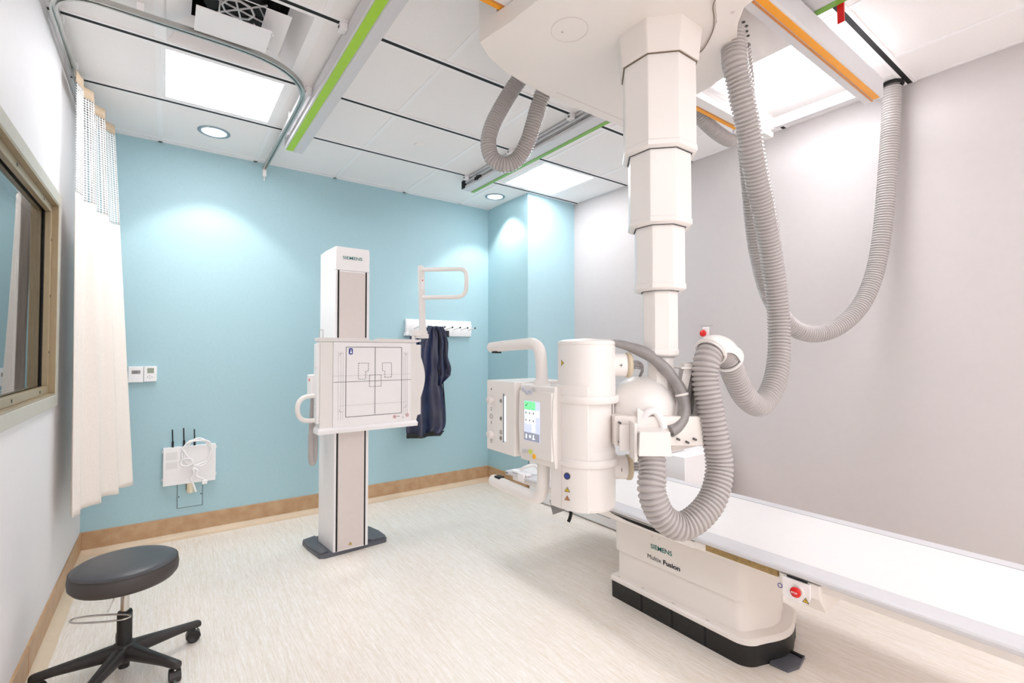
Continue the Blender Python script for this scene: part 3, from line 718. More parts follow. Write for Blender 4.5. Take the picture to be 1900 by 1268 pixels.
# hose adapter block
Ta=frame_T((1.280,1.000,.955),(.80,-.60,0),(0,0,1))
ad=MB().prism([(-.052,-.030),(.050,-.030),(.046,.045),(-.048,.045)],-.05,.062,'z',Ta).build('hose_adapter','cream',XU,bevel=.003)
MB().box((-.062,-.05,-.035),(-.052,.07,.045),Ta).box((-.095,-.03,-.03),(-.062,.055,-.02),Ta).build('adapter_flange','cream',XU,bevel=.002)

# hose saddle bracket
Tb=frame_T((1.475,.997,.965),(.80,-.60,0),(0,0,1))
sb=MB().prism([(-.058,-.058),(.062,-.030),(.062,.040),(-.058,.046)],-.02,.02,'z',Tb).build('saddle_base','cream2',XU,bevel=.003)
m=MB()
for u,v in ((-.045,-.03),(-.020,-.035),(.03,-.012),(-.045,.01)): m.cyl(Tb@Vector((u,v,.0195)),Tb@Vector((u,v,.0215)),.0035,10)
m.split('screw','screwm',sb)
MB().prism([(-.056,.03),(-.034,.03),(.018,.245),(-.012,.245)],-.02,.022,'z',Tb).prism([(.012,.03),(.036,.03),(.058,.245),(.040,.245)],-.02,.014,'z',Tb).prism([(-.056,.025),(.036,.025),(.058,.25),(-.012,.25)],-.022,-.016,'z',Tb).build('saddle_arm','cream',XU,bevel=.002)
sl=MB().sweep(smooth_path([Tb@Vector(p) for p in ((.034,.24,.0),(.012,.17,.004),(-.006,.09,.006),(-.012,.03,.014),(-.012,-.008,.018))],.006),lambda L:.014,n=14).build('cable_sleeve','hosed',XU)
MB().lathe([(.0145,-.003),(.0165,-.002),(.0165,.002),(.0145,.003)],Tb@Vector((-.010,.055,.010)),(0,0,1),n=18).build('sleeve_band','cream',sl)

# ============================================================ HOSES
def tag_hose(mb,label,group=None):
    return tag(mb.build('corrugated_hose','hose'),label,'hose',group)
HR=.0425

H1TOP = [(1.682,.932,2.42),(1.68, 0.925, 2.365), (1.675, 0.919, 2.303), (1.698, 0.916, 2.24), (1.732, 0.918, 2.163), (1.778, 0.924, 2.088), (1.819, 0.933, 2.015), (1.887, 0.948, 1.919), (1.972, 0.964, 1.808)]
H1 = H1TOP+[ (2.072, 0.983, 1.623), (2.126, 0.987, 1.421), (2.109, 0.979, 1.236), (2.039, 0.972, 1.107), (1.936, 0.974, 1.038), (1.831, 0.975, 1.074), (1.738, 0.966, 1.157), (1.66, 0.947, 1.223), (1.603, 0.938, 1.254), (1.541, 0.933, 1.261), (1.496, 0.93, 1.224), (1.483, 0.929, 1.157), (1.489, 0.915, 1.058), (1.497, 0.9, 0.951), (1.497, 0.89, 0.863), (1.456, 0.885, 0.782), (1.391, 0.896, 0.726), (1.324, 0.921, 0.7), (1.268, 0.948, 0.736), (1.243, 0.966, 0.809), (1.262, 0.978, 0.87), (1.279, 0.996, 0.926)]
H2 = [(3.058, 0.833, 2.635), (3.054, 0.842, 2.417), (3.042, 0.859, 2.135), (3.027, 0.877, 1.881), (2.996, 0.906, 1.656), (2.913, 0.946, 1.485), (2.779, 1.009, 1.372), (2.639, 1.074, 1.343), (2.503, 1.122, 1.4), (2.37, 1.14, 1.535), (2.27, 1.134, 1.693), (2.19, 1.115, 1.83), (2.094, 1.08, 2.0), (1.958, 1.026, 2.183), (1.824, 0.971, 2.318), (1.732, 0.937, 2.394)]
H3 = [(1.38, 1.78, 2.60), (1.344, 1.832, 2.531), (1.299, 1.867, 2.44), (1.26, 1.897, 2.344), (1.245, 1.911, 2.258), (1.262, 1.9, 2.183), (1.313, 1.864, 2.152), (1.363, 1.827, 2.186), (1.386, 1.784, 2.257), (1.397, 1.749, 2.343), (1.404, 1.717, 2.421), (1.404, 1.64, 2.51),(1.40,1.56,2.53)]
H4 = [(2.15,1.43,2.60),(2.20,1.43,2.53),(2.28,1.43,2.48),(2.42,1.43,2.445),(2.55,1.43,2.44),(2.63,1.43,2.48),(2.66,1.43,2.56),(2.66,1.43,2.60)]
tag_hose(hose(H1,HR,.0150),'thickest grey corrugated hose, looping low in front of the white examination table')
h2=tag_hose(hose(H2,HR*.95,.0135),'grey corrugated hose hanging from the ceiling along the plain right wall')
MB().lathe([(.040,0),(.052,0),(.052,.012),(.040,.012),(.040,0)],(3.058,.833,2.642),n=28,cap=False).build('collar','blackm',h2)
tag_hose(hose(H3,.037,.0125),'small grey corrugated hose loop under the ceiling, left of the column')
tag_hose(hose(H4,.036,.0130),'short sag of grey corrugated hose under the far orange-striped beam')
# saddle cradle on the big hose
def cradle(pts,r,w0,w1,a0,a1,n=18):
    P=[Vector(p) for p in pts]; mb=MB(); up=Vector((0,0,1)); rings=[]
    for i,p in enumerate(P):
        t=(P[min(i+1,len(P)-1)]-P[max(i-1,0)]).normalized(); u=(up-t*up.dot(t)).normalized(); s_=t.cross(u)
        ang=[a0+(a1-a0)*k/n for k in range(n+1)]
        rings.append([tuple(p+(u*math.cos(R(a))+s_*math.sin(R(a)))*(r+.004)) for a in ang]+[tuple(p+(u*math.cos(R(a))+s_*math.sin(R(a)))*r) for a in reversed(ang)])
    return mb.loft(rings,smooth=True)
cp=smooth_path([(1.66,.947,1.223),(1.603,.938,1.254),(1.541,.933,1.261),(1.510,.931,1.245)],.008)
c_=cradle(cp,HR+.003,0,0,-105,105).build('saddle_cradle','cream',XU); c_.data.set_sharp_from_angle(angle=R(40))
for q in (cp[1],cp[len(cp)-2]):
    i=cp.index(q); t=(cp[i+1]-cp[i-1]).normalized()
    MB().lathe([(HR+.004,-.004),(HR+.012,-.003),(HR+.012,.003),(HR+.004,.004),(HR+.004,-.004)],q,t,n=36,cap=False).split('cradle_flange','cream',XU)
MB().box((-.03,.228,-.05),(.10,.234,.04),Tb).build('saddle_shelf','cream',XU,bevel=.001)

# ============================================================ X-RAY TABLE
TX0,TX1,TZ,TY0,TY1=1.76,2.47,.50,.08,2.50
XT=thing('examination_table',(2.1,1.37,0),'long white x-ray examination table on a cream pedestal along the right wall','examination table')
MB().box((TX0+.085,TY0,TZ-.012),(TX1-.075,TY1-.01,TZ)).build('tabletop','tabletop',XT)
def table_rail(x0,x1,flip,name):
    # profile in (x,z)
    p=[(0,-.008),(.006,-.0015),(.085,-.0005),(.085,-.026),(.012,-.026),(.012,-.021),(0,-.019)]
    if flip: pts=[(x1-a*(x1-x0)/.085,TZ+b) for a,b in p]
    else: pts=[(x0+a*(x1-x0)/.085,TZ+b) for a,b in p]
    return MB().prism(pts,TY0,TY1,'y').build(name,'rail',XT,bevel=.0015)
table_rail(TX0,TX0+.085,False,'side_rail'); table_rail(TX1-.075,TX1,True,'side_rail')
MB().box((TX1-.079,TY0,TZ-.001),(TX1-.075,TY1,TZ+.0006)).build('seam_line','inkl',XT)
MB().box((TX0,TY1-.03,TZ-.026),(TX1,TY1,TZ-.001)).build('end_rail','rail',XT,bevel=.003)
MB().box((TX0+.03,TY0,TZ-.055),(TX1-.03,TY1-.04,TZ-.026)).build('under_frame','cream2',XT)
MB().box((TX0+.020,.84,TZ-.052),(TX0+.032,1.13,TZ-.028)).build('grip_recess','gold',XT)
MB().box((TX0+.010,1.12,TZ-.055),(TX0+.032,1.165,TZ-.026)).box((TX0+.012,1.165,TZ-.060),(TX0+.034,1.71,TZ-.030)).build('slide_cover','cream2',XT,bevel=.002)
# black curved piece standing in for the shaded gap at far end of slide
MB().prism([(1.62,TZ-.032),(1.28,TZ-.034),(1.28,TZ-.048),(1.40,TZ-.047),(1.52,TZ-.043)],TX0+.008,TX0+.013,'x').build('slide_gap_shade','blackm',XT)
# pedestal
def ped(x0,x1,y0,y1,z0,z1,rn,rf=.02): return MB().prism(rrect(x0,y0,x1,y1,[rf,rf,rn,rn],8),z0,z1,'z',smooth=True)
def pedc(x0,x1,y0,y1,z,rn=.06,rf=.02,bow=.04):
    pts=[]
    pts+=arc((x1-rf,y1-rf),rf,0,90,4)+arc((x0+rf,y1-rf),rf,90,180,4)
    pts+=arc((x0+rn,y0+rn),rn,180,262,8)
    n=10
    for i in range(1,n): 
        t=i/n; pts.append((x0+rn+(x1-x0-2*rn)*t, y0-bow*math.sin(math.pi*t)))
    pts+=arc((x1-rn,y0+rn),rn,278,360,8)
    return [(a,b,z) for a,b in pts]
PX0,PX1=1.905,2.27; PY0,PY1=1.03,1.70
toe=MB().loft([pedc(1.872,2.30,.985,1.718,.0,.07),pedc(1.870,2.30,.985,1.718,.086,.07)]).build('kick_plate','black',XT); toe.data.set_sharp_from_angle(angle=R(40))
m=MB()
for y in (1.185,1.35,1.52): m.box((1.868,y-.004,.004),(1.874,y+.004,.088))
m.build('kick_joint','blackm',toe)
m=MB()
for y0_ in (1.07,1.20,1.365,1.535):
    for a in range(9):
        for b in range(4):
            yy=y0_+.012+a*.0155; 
            if yy<y0_+(.105 if y0_<1.1 else .145): m.lathe([(.0022,0),(.001,.0015)],(1.871,yy+(b%2)*.006,.016+b*.013),(-1,0,0),n=6)
m.build('rubber_stud','blackm',toe)
ft=MB().loft([pedc(1.866,2.305,.98,1.722,.086,.075),pedc(1.866,2.305,.98,1.722,.100,.075),pedc(1.874,2.298,.988,1.716,.108,.07),pedc(1.900,2.285,1.03,1.70,.112,.06)]).build('foot_cover','cream2',XT); ft.data.set_sharp_from_angle(angle=R(30))
lb=MB().loft([pedc(PX0,PX1,PY0,PY1,.110,.055),pedc(PX0,PX1,PY0,PY1,.233,.055)]).build('lower_housing','cream2',XT); lb.data.set_sharp_from_angle(angle=R(30))
ub=MB().loft([pedc(PX0-.012,PX1+.01,PY0-.012,PY1+.005,.237,.05),pedc(PX0-.014,PX1+.012,PY0-.014,PY1+.006,.245,.05),pedc(PX0-.014,PX1+.012,PY0-.014,PY1+.006,.385,.05)]).build('upper_housing','cream2',XT); ub.data.set_sharp_from_angle(angle=R(30))
MB().loft([pedc(PX0-.004,PX1,PY0-.004,PY1,.383,.05),pedc(PX0-.004,PX1,PY0-.004,PY1,.389,.05)]).build('shadow_joint','gold',XT)
MB().loft([pedc(PX0-.022,PX1+.02,PY0-.07,PY1+.01,.389,.03),pedc(PX0-.05,PX1+.05,PY0-.09,PY1+.012,TZ-.055,.03)]).build('carrier_housing','cream2',XT)
Tp=frame_T((PX0-.0146,1.70,0),(0,-1,0),(0,0,1))
text('SIEMENS',frame_T((PX0-.0146,1.478,.315),(0,-1,0),(0,0,1)),.030,'siem',ub,bold=.010,wfit=.118)
text('Multix',frame_T((PX0-.0146,1.497,.262),(0,-1,0),(0,0,1)),.030,'ink',ub,wfit=.078)
text('Fusion',frame_T((PX0-.0146,1.408,.262),(0,-1,0),(0,0,1)),.030,'ink',ub,bold=.03,wfit=.090)
m=MB()
for y in (1.47,1.43): m.cyl((PX0-.014,y,.372),(PX0-.0150,y,.372),.004,10)
m.split('screw','greige',ub)
m=MB()
for y in (1.66,1.51,1.34,1.17):
    for p in (rect(0,0,.010,.001),rect(0,0,.001,.008),rect(.006,.006,.016,.007)): m.prism([(a+1.874,b+y) for a,b in [(q[1],q[0]) for q in p]],.1122,.1126,'z')
m.build('foot_marking','ink',ft)
MB().prism([(2.03,.975),(2.10,.965),(2.13,.90),(2.04,.885),(1.98,.90),(1.97,.965)],0.0,.012,'z').build('floor_bracket','dgrey',XT,bevel=.001)
MB().box((2.10,.90,.012),(2.115,.975,.018)).box((2.07,.955,.02),(2.12,.975,.075)).build('bracket_clip','blackm',XT)
# emergency stop box under the near edge
eb=MB().loft([[(TX0+.012,.70,TZ-.03),(TX0+.012,.83,TZ-.03),(TX0+.25,.83,TZ-.03),(TX0+.25,.70,TZ-.03)],[(TX0+.012,.70,TZ-.075),(TX0+.012,.83,TZ-.075),(TX0+.25,.83,TZ-.055),(TX0+.25,.70,TZ-.055)],[(TX0+.065,.70,TZ-.135),(TX0+.065,.80,TZ-.135),(TX0+.18,.80,TZ-.12),(TX0+.18,.70,TZ-.12)]],smooth=False).build('stop_button_box','cream2',XT,bevel=.004)
MB().prism(rrect(.728,.393,.815,.467,[.004,.004,.03,.02]),TX0+.002,TX0+.014,'x').build('button_plate','white',eb,bevel=.003)
MB().lathe([(.020,0),(.020,.004),(.017,.006),(.015,.006)],(TX0+.002,.765,.434),(-1,0,0),n=28).build('button_ring','greyp',eb)
MB().lathe([(.012,0),(.012,.010),(.0165,.011),(.017,.016),(.015,.020),(.001,.022)],(TX0-.002,.765,.434),(-1,0,0),n=32).build('stop_button','red',eb)
text('STOP',frame_T((TX0-.0235,.776,.431),(0,-1,0),(0,0,1)),.008,'white',eb,wfit=.020,bold=.02)
Te=frame_T((TX0+.0115,.84,0),(0,-1,0),(0,0,1))
m=MB(); ringpoly(m,Te,.012,.425,.006,.0085,.001); m.build('label_ring','blue',eb)
warn_tri(frame_T((TX0+.0008,.84,0),(0,-1,0),(0,0,1)),.100,.410,.011,eb)
MB().box((TX0+.0005,.735,.470),(TX0+.006,.80,.474)).build('slot','blackm',eb)
ey=MB().cyl((TX0+.06,.6995,.44),(TX0+.06,.698,.44),.009,16).build('key_lock','greyp',eb)
MB().cyl((TX0+.06,.698,.44),(TX0+.06,.6972,.44),.005,12).build('lock_core','ink',ey)
# padded strap lying on the far end of the table
PB=thing('compression_strap',(1.84,2.42,TZ),'white strap clamp folded over the far left end of the x-ray table','strap')
MB().sweep(smooth_path([(1.775,2.36,.525),(1.80,2.33,.550),(1.85,2.31,.552),(1.90,2.33,.511)],.01),.010,n=10).build('strap','tabletop',PB)
MB().box((1.765,2.28,.501),(1.80,2.44,.515)).box((1.752,2.30,.465),(1.766,2.36,.515)).build('buckle','white',PB,bevel=.003)

# ============================================================ CABINETS ALONG THE RIGHT WALL
cabA=thing('generator_cabinet',(2.85,3.08,0),'low white cabinet with a yellow warning sticker by the teal corner column','cabinet')
MB().box((2.535,2.94,.008),(3.07,3.245,.60)).build('body','white',cabA,bevel=.003)
MB().box((2.5325,2.945,.02),(2.5345,3.24,.235)).build('front_panel','white',cabA)
warn_tri(frame_T((2.532,3.12,0),(0,-1,0),(0,0,1)),0,.09,.022,cabA)
MB().box((2.555,2.95,0),(3.05,3.235,.010)).build('plinth','inkl',cabA)
cabB=thing('generator_cabinet',(2.85,2.3,0),'long low white cabinet with rows of vent slots behind the x-ray table','cabinet')
MB().box((2.56,1.745,.008),(3.07,2.925,.61)).build('body','white',cabB,bevel=.003)
for y0_,y1_ in ((2.285,2.92),(1.75,2.28)):
    fpn=MB().box((2.556,y0_,.02),(2.5595,y1_,.235)).build('front_panel','white',cabB,bevel=.001)
    m=MB()
    for r_ in range(5):
        n_=int((y1_-y0_-.12)/.012)
        for k in range(n_): m.box((2.5552,y0_+.06+k*.012,.075+r_*.018),(2.5562,y0_+.067+k*.012,.080+r_*.018))
    m.build('vent_slots','ink',fpn)
MB().box((2.575,1.76,0),(3.05,2.915,.010)).build('plinth','inkl',cabB)
WB=thing('wipes_package',(2.66,1.95,.61),'white and purple package lying on the white cabinet behind the tube head','package')
MB().box((2.60,1.87,.611),(2.74,2.13,.645)).build('pack','tabletop',WB,bevel=.008)
MB().prism([(2.07,.616),(2.115,.616),(2.10,.640)],2.5985,2.6005,'x').prism([(1.95,.618),(1.99,.618),(1.99,.630),(1.95,.636)],2.5985,2.6005,'x').box((2.62,1.90,.645),(2.68,2.02,.6462)).build('print','purple',WB)

# ============================================================ WALL STAND
WS=thing('wall_stand',(.955,3.16,0),'white chest x-ray wall stand with square detector panel before the teal wall','x-ray stand')
pl_=[(.848,3.035),(1.063,3.035),(1.09,3.28),(.82,3.28)]
bp=[(.735,3.33),(.742,3.22),(.768,3.045),(.80,3.028),(1.19,3.055),(1.205,3.08),(1.20,3.20),(1.165,3.36),(1.10,3.39),(.80,3.37)]
MB().prism(bp,0,.022,'z').build('base_plate','dgrey',WS,bevel=.003)
MB().prism([(.738,3.33),(.745,3.22),(.772,3.05),(.79,3.042),(.825,3.06),(.80,3.10),(.805,3.2),(.82,3.28),(.82,3.36)],.022,.034,'z').prism([(1.19,3.065),(1.20,3.09),(1.195,3.20),(1.16,3.35),(1.09,3.36),(1.09,3.28),(1.075,3.10),(1.10,3.075)],.022,.034,'z').split('base_cover','dgrey',WS,bevel=.002)
m=MB()
for x,y in ((.77,3.12),(.765,3.27),(1.17,3.13),(1.15,3.28)): m.cyl((x,y,.034),(x,y,.0355),.005,12)
m.split('bolt','screwm',WS)
MB().prism(pl_,.022,1.763,'z').build('column','white',WS,bevel=.004)
MB().box((.872,3.030,.03),(1.034,3.036,1.755)).build('centre_panel','greige',WS)
for x in (.866,1.040): MB().box((x-.0045,3.0325,.024),(x+.0045,3.0345,1.763)).build('guide_slot','blackm',WS)
capr=[[(x,y,z) for x,y in pl_] for z in (1.765,1.890)]+[[(.852,3.037,1.911),(1.060,3.037,1.911),(1.078,3.24,1.911),(.842,3.24,1.911)]]
cp_=MB().loft(capr,smooth=False).build('column_cap','white',WS,bevel=.006,seg=3)
text('SIEMENS',frame_T((.892,3.0345,1.835),(1,0,0),(0,0,1)),.028,'siem',cp_,bold=.010,wfit=.122)
warn_tri(frame_T((.95,3.0297,.055),(1,0,0),(0,0,1)),0,0,.012,WS)
m=MB()
for x in (.90,1.01): m.cyl((x,3.030,1.735),(x,3.0285,1.735),.003,8)
m.split('screw','greyp',WS)
# detector
BY=2.93
det=MB().box((.735,BY+.012,.80),(1.335,BY+.095,1.318)).build('detector_housing','white',WS,bevel=.006,seg=3)
MB().box((.81,BY,.803),(1.307,BY+.014,1.312)).build('front_plate','white',det,bevel=.002)
MB().box((.737,BY+.004,.803),(.809,BY+.014,1.312)).box((1.308,BY+.004,.803),(1.345,BY+.014,1.312)).split('side_frame','cream',det,bevel=.001)
topb=MB().prism([(.727,1.314),(.727,1.336),(.99,1.337)]+[(1.055+.05*math.cos(R(a)),1.348+.024*math.sin(R(a))) for a in range(200,341,14)]+[(1.12,1.337),(1.375,1.334),(1.375,1.322),(1.34,1.314)],BY-.004,BY+.10,'y').build('top_rail','greyp',det,bevel=.002)
MB().prism([(1.005,1.320),(1.105,1.320)]+[(1.055+.05*math.cos(R(a)),1.346+.022*math.sin(R(a))) for a in range(340,199,-14)],BY+.02,BY+.099,'y').build('rail_notch','white',det)
MB().loft([[(.722,BY-.012,.768),(1.35,BY-.012,.768),(1.35,BY+.09,.768),(.722,BY+.09,.768)],[(.722,BY-.014,.790),(1.352,BY-.014,.790),(1.352,BY+.095,.790),(.722,BY+.095,.790)],[(.730,BY,.803),(1.345,BY,.803),(1.345,BY+.095,.803),(.730,BY+.095,.803)]],smooth=False).build('bottom_tray','white',det,bevel=.003)
ar=[(1.345,1.30),(1.378,1.30),(1.378,1.22)]+[(1.378+.030*math.sin(math.pi*t/10),1.22-.27*t/10) for t in range(1,10)]+[(1.378,.95),(1.378,.84),(1.355,.835),(1.345,.80)]
MB().prism(ar,BY+.004,BY+.08,'y').build('side_cover','cream',det,bevel=.004)
MB().box((.720,BY+.012,.83),(.736,BY+.08,1.30)).build('side_cover','white',det,bevel=.003)
m=MB()
for z in (.93,1.17): m.cyl((.722,BY+.04,z),(.714,BY+.04,z),.006,12)
m.split('side_button','white',det)
Td=frame_T((.81,BY-.0002,.803),(1,0,0),(0,0,1))
x0_,x1_,y0_,y1_=.075,.430,.055,.478; xm=.255; ym=.268
t_=.0028
flat(Td,[line(x0_,y0_,x1_,y0_,t_),line(x1_,y0_,x1_,y1_,t_),line(x1_,y1_,x0_,y1_,t_),line(x0_,y1_,x0_,y0_,t_),line(xm,y0_+.006,xm,y1_,t_),line(0,ym,.497,ym,.0022)],.0012).build('field_lines','ink',det)
thin=[line(0,.305,.49,.305,.0008),line(.03,.125,.47,.125,.0008)]+[line(x,.04,x,.45,.0006) for x in (.03,.045,.058,.445,.458,.47)]
for (a,b,sx,sy) in ((.038,.44,1,-1),(.462,.44,-1,-1),(.038,.09,1,1),(.462,.09,-1,1)):
    thin+= [line(a,b,a+.016*sx,b,.0016),line(a,b,a,b+.016*sy,.0016)]
flat(Td,thin,.001).build('guide_marks','inkl',det)
def dash(pts,t=.0022,dl_=.010,gap=.005):
    out=[]
    for (a,b) in zip(pts,pts[1:]+pts[:1]):
        v=Vector(b)-Vector(a); L_=v.length; v.normalize(); s_=0
        while s_<L_-.002:
            e_=min(s_+dl_,L_); p=Vector(a)+v*s_; q=Vector(a)+v*e_; out.append(line(p.x,p.y,q.x,q.y,t)); s_=e_+gap
    return out
flat(Td,dash([(.150,.380),(.213,.380),(.213,.332),(.195,.328),(.195,.282),(.150,.282)])+dash([(.362,.380),(.302,.380),(.302,.332),(.318,.328),(.318,.288),(.362,.288)])+dash([(.220,.305),(.294,.305),(.294,.233),(.220,.233)]),.0014).build('chamber_marks','ink',det)
lg=flat(Td,[rrect(.091,.433,.115,.472,.008,4)],.0014).build('person_label','blue',det)
flat(Td,[circ(.104,.460,.004,12),rect(.099,.440,.109,.453)],.002).build('person_symbol','white',lg)
for u in (.385,.470):
    m=MB(); ringpoly(m,Td,u,.034 if u<.4 else .038,.008,.0105,.001); m.build('label_ring','redm',det)
flat(Td,[circ(.385,.034,.004,12),circ(.470,.038,.003,12),circ(.441,.026,.003,10),rect(.402,.034,.418,.037)],.001).build('label_dots','ink',det)
MB().box((.86,3.02,.98),(1.05,3.036,1.18)).build('carriage_block','white',WS)
MB().prism([(.80,.98),(.80,1.18),(1.10,1.18),(1.10,.98)],3.024,3.031,'y').build('carriage_plate','greyp',WS)
# left handle and control box
MB().sweep(smooth_path([(.75,2.99,.992),(.68,2.985,.990),(.648,2.98,.978),(.627,2.975,.950),(.625,2.975,.900),(.645,2.98,.862),(.68,2.985,.848),(.75,2.99,.845)],.008),.0135,n=18).build('side_handle','cream',WS)
bx=MB().box((.700,3.0,.99),(.745,3.09,1.115)).build('control_box','white',WS,bevel=.006,seg=3)
MB().cyl((.7005,3.03,1.085),(.697,3.03,1.085),.007,16).build('indicator','red',bx)
MB().sweep(smooth_path([(.742,3.10,1.02),(.738,3.12,.85),(.735,3.13,.70),(.738,3.135,.585),(.752,3.15,.56),(.768,3.165,.60),(.775,3.18,.75),(.79,3.20,1.0)],.0025),lambda L:.0165*(1-.10*(1-abs(math.sin(math.pi*L/.0095)))),n=16).build('corrugated_cable','hose',WS)
# right arm rest handle
MB().prism([(1.398,1.36),(1.398,1.40),(1.385,1.82)]+[(1.40+.018*math.cos(R(a)),1.826+.018*math.sin(R(a))) for a in (150,120,90,60,30)]+[(1.425,1.82),(1.436,1.42),(1.45,1.39),(1.45,1.36)],2.985,3.005,'y').build('handle_post','cream',WS,bevel=.004)
hp=[(1.41,2.992,1.814),(1.50,2.90,1.812),(1.58,2.82,1.811),(1.607,2.793,1.808),(1.622,2.775,1.795),(1.628,2.767,1.765),(1.628,2.767,1.70),(1.624,2.772,1.660),(1.610,2.787,1.633),(1.585,2.812,1.622),(1.50,2.897,1.622),(1.41,2.987,1.622)]
MB().sweep(smooth_path(hp,.008),.0145,n=18).build('handle_bar','cream',WS)
MB().box((1.36,2.975,1.345),(1.455,3.02,1.375)).box((1.33,2.96,1.36),(1.40,3.01,1.40)).cyl((1.35,2.99,1.31),(1.35,2.99,1.365),.013,16).build('handle_clamp','cream',WS,bevel=.003)
m=MB().box((1.402,2.9835,1.68),(1.420,2.985,1.755)); lb_=m.build('handle_label','white',WS); MB().cyl((1.411,2.9835,1.74),(1.411,2.9825,1.74),.005,14).build('label_symbol','redm',lb_)
# small wire holder on the detector top, left
m=MB()
for a,b in (((.745,1.337),(.745,1.385)),((.765,1.337),(.765,1.385)),((.745,1.385),(.765,1.385))): m.cyl((a[0],2.99,a[1]),(b[0],2.99,b[1]),.002,8)
m.build('wire_holder','alu',WS)

# ============================================================ HOOK RAIL + APRON
HK=thing('hook_rail',(2.02,3.93,1.47),'white wall-mounted peg rail with dark-tipped pegs on the teal wall','hook rail')
MB().prism([(3.948,1.395),(3.948,1.545),(3.925,1.54),(3.915,1.50),(3.915,1.44),(3.925,1.40)],1.70,2.36,'x').build('rail','white',HK,bevel=.004)
MB().box((1.69,3.905,1.395),(1.72,3.949,1.425)).box((1.70,3.91,1.40),(2.355,3.914,1.405)).build('lower_lip','white',HK,bevel=.003)
for i in range(8):
    x=1.775+i*.079
    pg=MB().cyl((x,3.92,1.462),(x,3.80,1.474),.0055,14).build('peg','white',HK)
    MB().lathe([(.0075,0),(.0085,.006),(.001,.013)],(x,3.80,1.474),(0,-1,.1),n=14).build('peg_tip','ink',pg)
# apron
AP=thing('lead_apron',(1.87,3.82,.54),'dark blue lead apron hanging from the peg rail beside the wall stand','apron')
def drape(name,prof,y0,amp,nf,ph,m_,thick=.006,flip=1):
    """prof: list of (z,xl,xr) top to bottom"""
    bm=bmesh.new(); nz=60; nx=36; rows=[]
    zt,zb=prof[0][0],prof[-1][0]
    for j in range(nz+1):
        z=zt+(zb-zt)*j/nz
        for a,b in zip(prof,prof[1:]):
            if a[0]>=z>=b[0]-1e-9: k=(a[0]-z)/(a[0]-b[0]) if a[0]!=b[0] else 0; k=k*k*(3-2*k) if 1 else k; xl=a[1]+(b[1]-a[1])*k; xr=a[2]+(b[2]-a[2])*k; break
        row=[]
        for i in range(nx+1):
            t=i/nx; f=math.sin(t*math.pi*nf+ph+z*1.5)*amp*(.5+.9*(zt-z)/(zt-zb))+math.sin(t*11+z*23)*amp*.12
            row.append(bm.verts.new(Vector((xl+(xr-xl)*t, y0+f-.02*math.sin(math.pi*t), z))-W[AP.name]))
        rows.append(row)
    for j in range(nz):
        for i in range(nx):
            f=bm.faces.new((rows[j][i],rows[j][i+1],rows[j+1][i+1],rows[j+1][i])); f.smooth=True
    me=bpy.data.meshes.new(name); bm.to_mesh(me); bm.free(); me.materials.append(M[m_]); o=bpy.data.objects.new(name,me); COL.objects.link(o); o.parent=AP; W[o.name]=W[AP.name]
    md=o.modifiers.new('s','SOLIDIFY'); md.thickness=thick; md.offset=0; return o
fp_=drape('front_panel',[(1.478,1.85,1.93),(1.42,1.81,1.95),(1.34,1.78,1.965),(1.27,1.76,1.97),(1.15,1.74,1.975),(1.0,1.70,1.975),(.85,1.67,1.99),(.70,1.66,2.005),(.60,1.66,2.00),(.535,1.665,1.95)],3.79,.020,3.2,.3,'navy')
drape('side_panel',[(1.40,1.70,1.78),(1.33,1.70,1.79),(1.20,1.70,1.80),(1.0,1.69,1.80),(.8,1.67,1.80)],3.84,.012,2,1.0,'navy')
drape('shoulder_flap',[(1.475,1.90,1.975),(1.42,1.93,2.00),(1.32,1.945,2.02),(1.22,1.935,2.015),(1.10,1.925,2.045),(1.06,1.935,2.04),(.96,1.93,1.955)],3.76,.016,2.6,1.2,'navy')
drape('edge_trim',[(.56,1.655,1.995),(.54,1.656,1.97),(.522,1.66,1.95)],3.782,.020,3.2,.3,'blackt',.009)
m=MB()
def strip(pts,w): 
    m.sweep(smooth_path(pts,.015),w,n=8)
strip([(1.972,3.765,1.30),(1.975,3.76,1.15),(1.978,3.762,1.0),(1.995,3.77,.85),(2.008,3.775,.70),(2.003,3.775,.60),(1.95,3.775,.535)],.005)
strip([(1.905,3.765,1.46),(1.935,3.75,1.40),(1.94,3.74,1.2),(1.93,3.74,1.05)],.005)
m.build('edge_trim','blackt',AP)
MB().box((1.965,3.745,1.385),(2.03,3.757,1.44)).build('hook_fastener','blackt',AP,bevel=.002)
m=MB().sweep(smooth_path([(1.985,3.75,1.40),(1.99,3.745,1.28),(1.995,3.748,1.18),(2.01,3.75,1.10)],.01),.006,n=8); m.build('strap','blackt',AP)

# ============================================================ TEAL WALL ITEMS
def thermo(x,z,wd,hg,label,dispz,dark):
    t=thing('thermostat',(x+wd/2,3.94,z),label,'thermostat')
    MB().box((x,3.925,z),(x+wd,3.9495,z+hg)).build('body','white',t,bevel=.003)
    if dark: MB().box((x+.018,3.9243,z+.055),(x+wd-.015,3.926,z+.078)).build('display','hosed',t); 
    else:
        MB().box((x+.018,3.9243,z+.055),(x+wd-.015,3.926,z+.088)).build('display','lcd',t)
        m=MB()
        for dx,dz in ((0,.008),(0,-.008),(.011,0),(-.011,0)): m.cyl((x+wd*.47+dx,3.926,z+.030+dz),(x+wd*.47+dx,3.9243,z+.030+dz),.0025,8)
        m.build('button','ink',t)
    return t
t1=thermo(-.192,1.055,.078,.103,'left white thermostat with a dark digit display, touching its neighbour on the teal wall',0,True)
text('72.0',frame_T((-.165,3.9242,1.116),(1,0,0),(0,0,1)),.010,'ink',t1,'digits',wfit=.02)
thermo(-.112,1.058,.068,.100,'right white thermostat with an olive display and four arrow buttons on the teal wall',0,False)

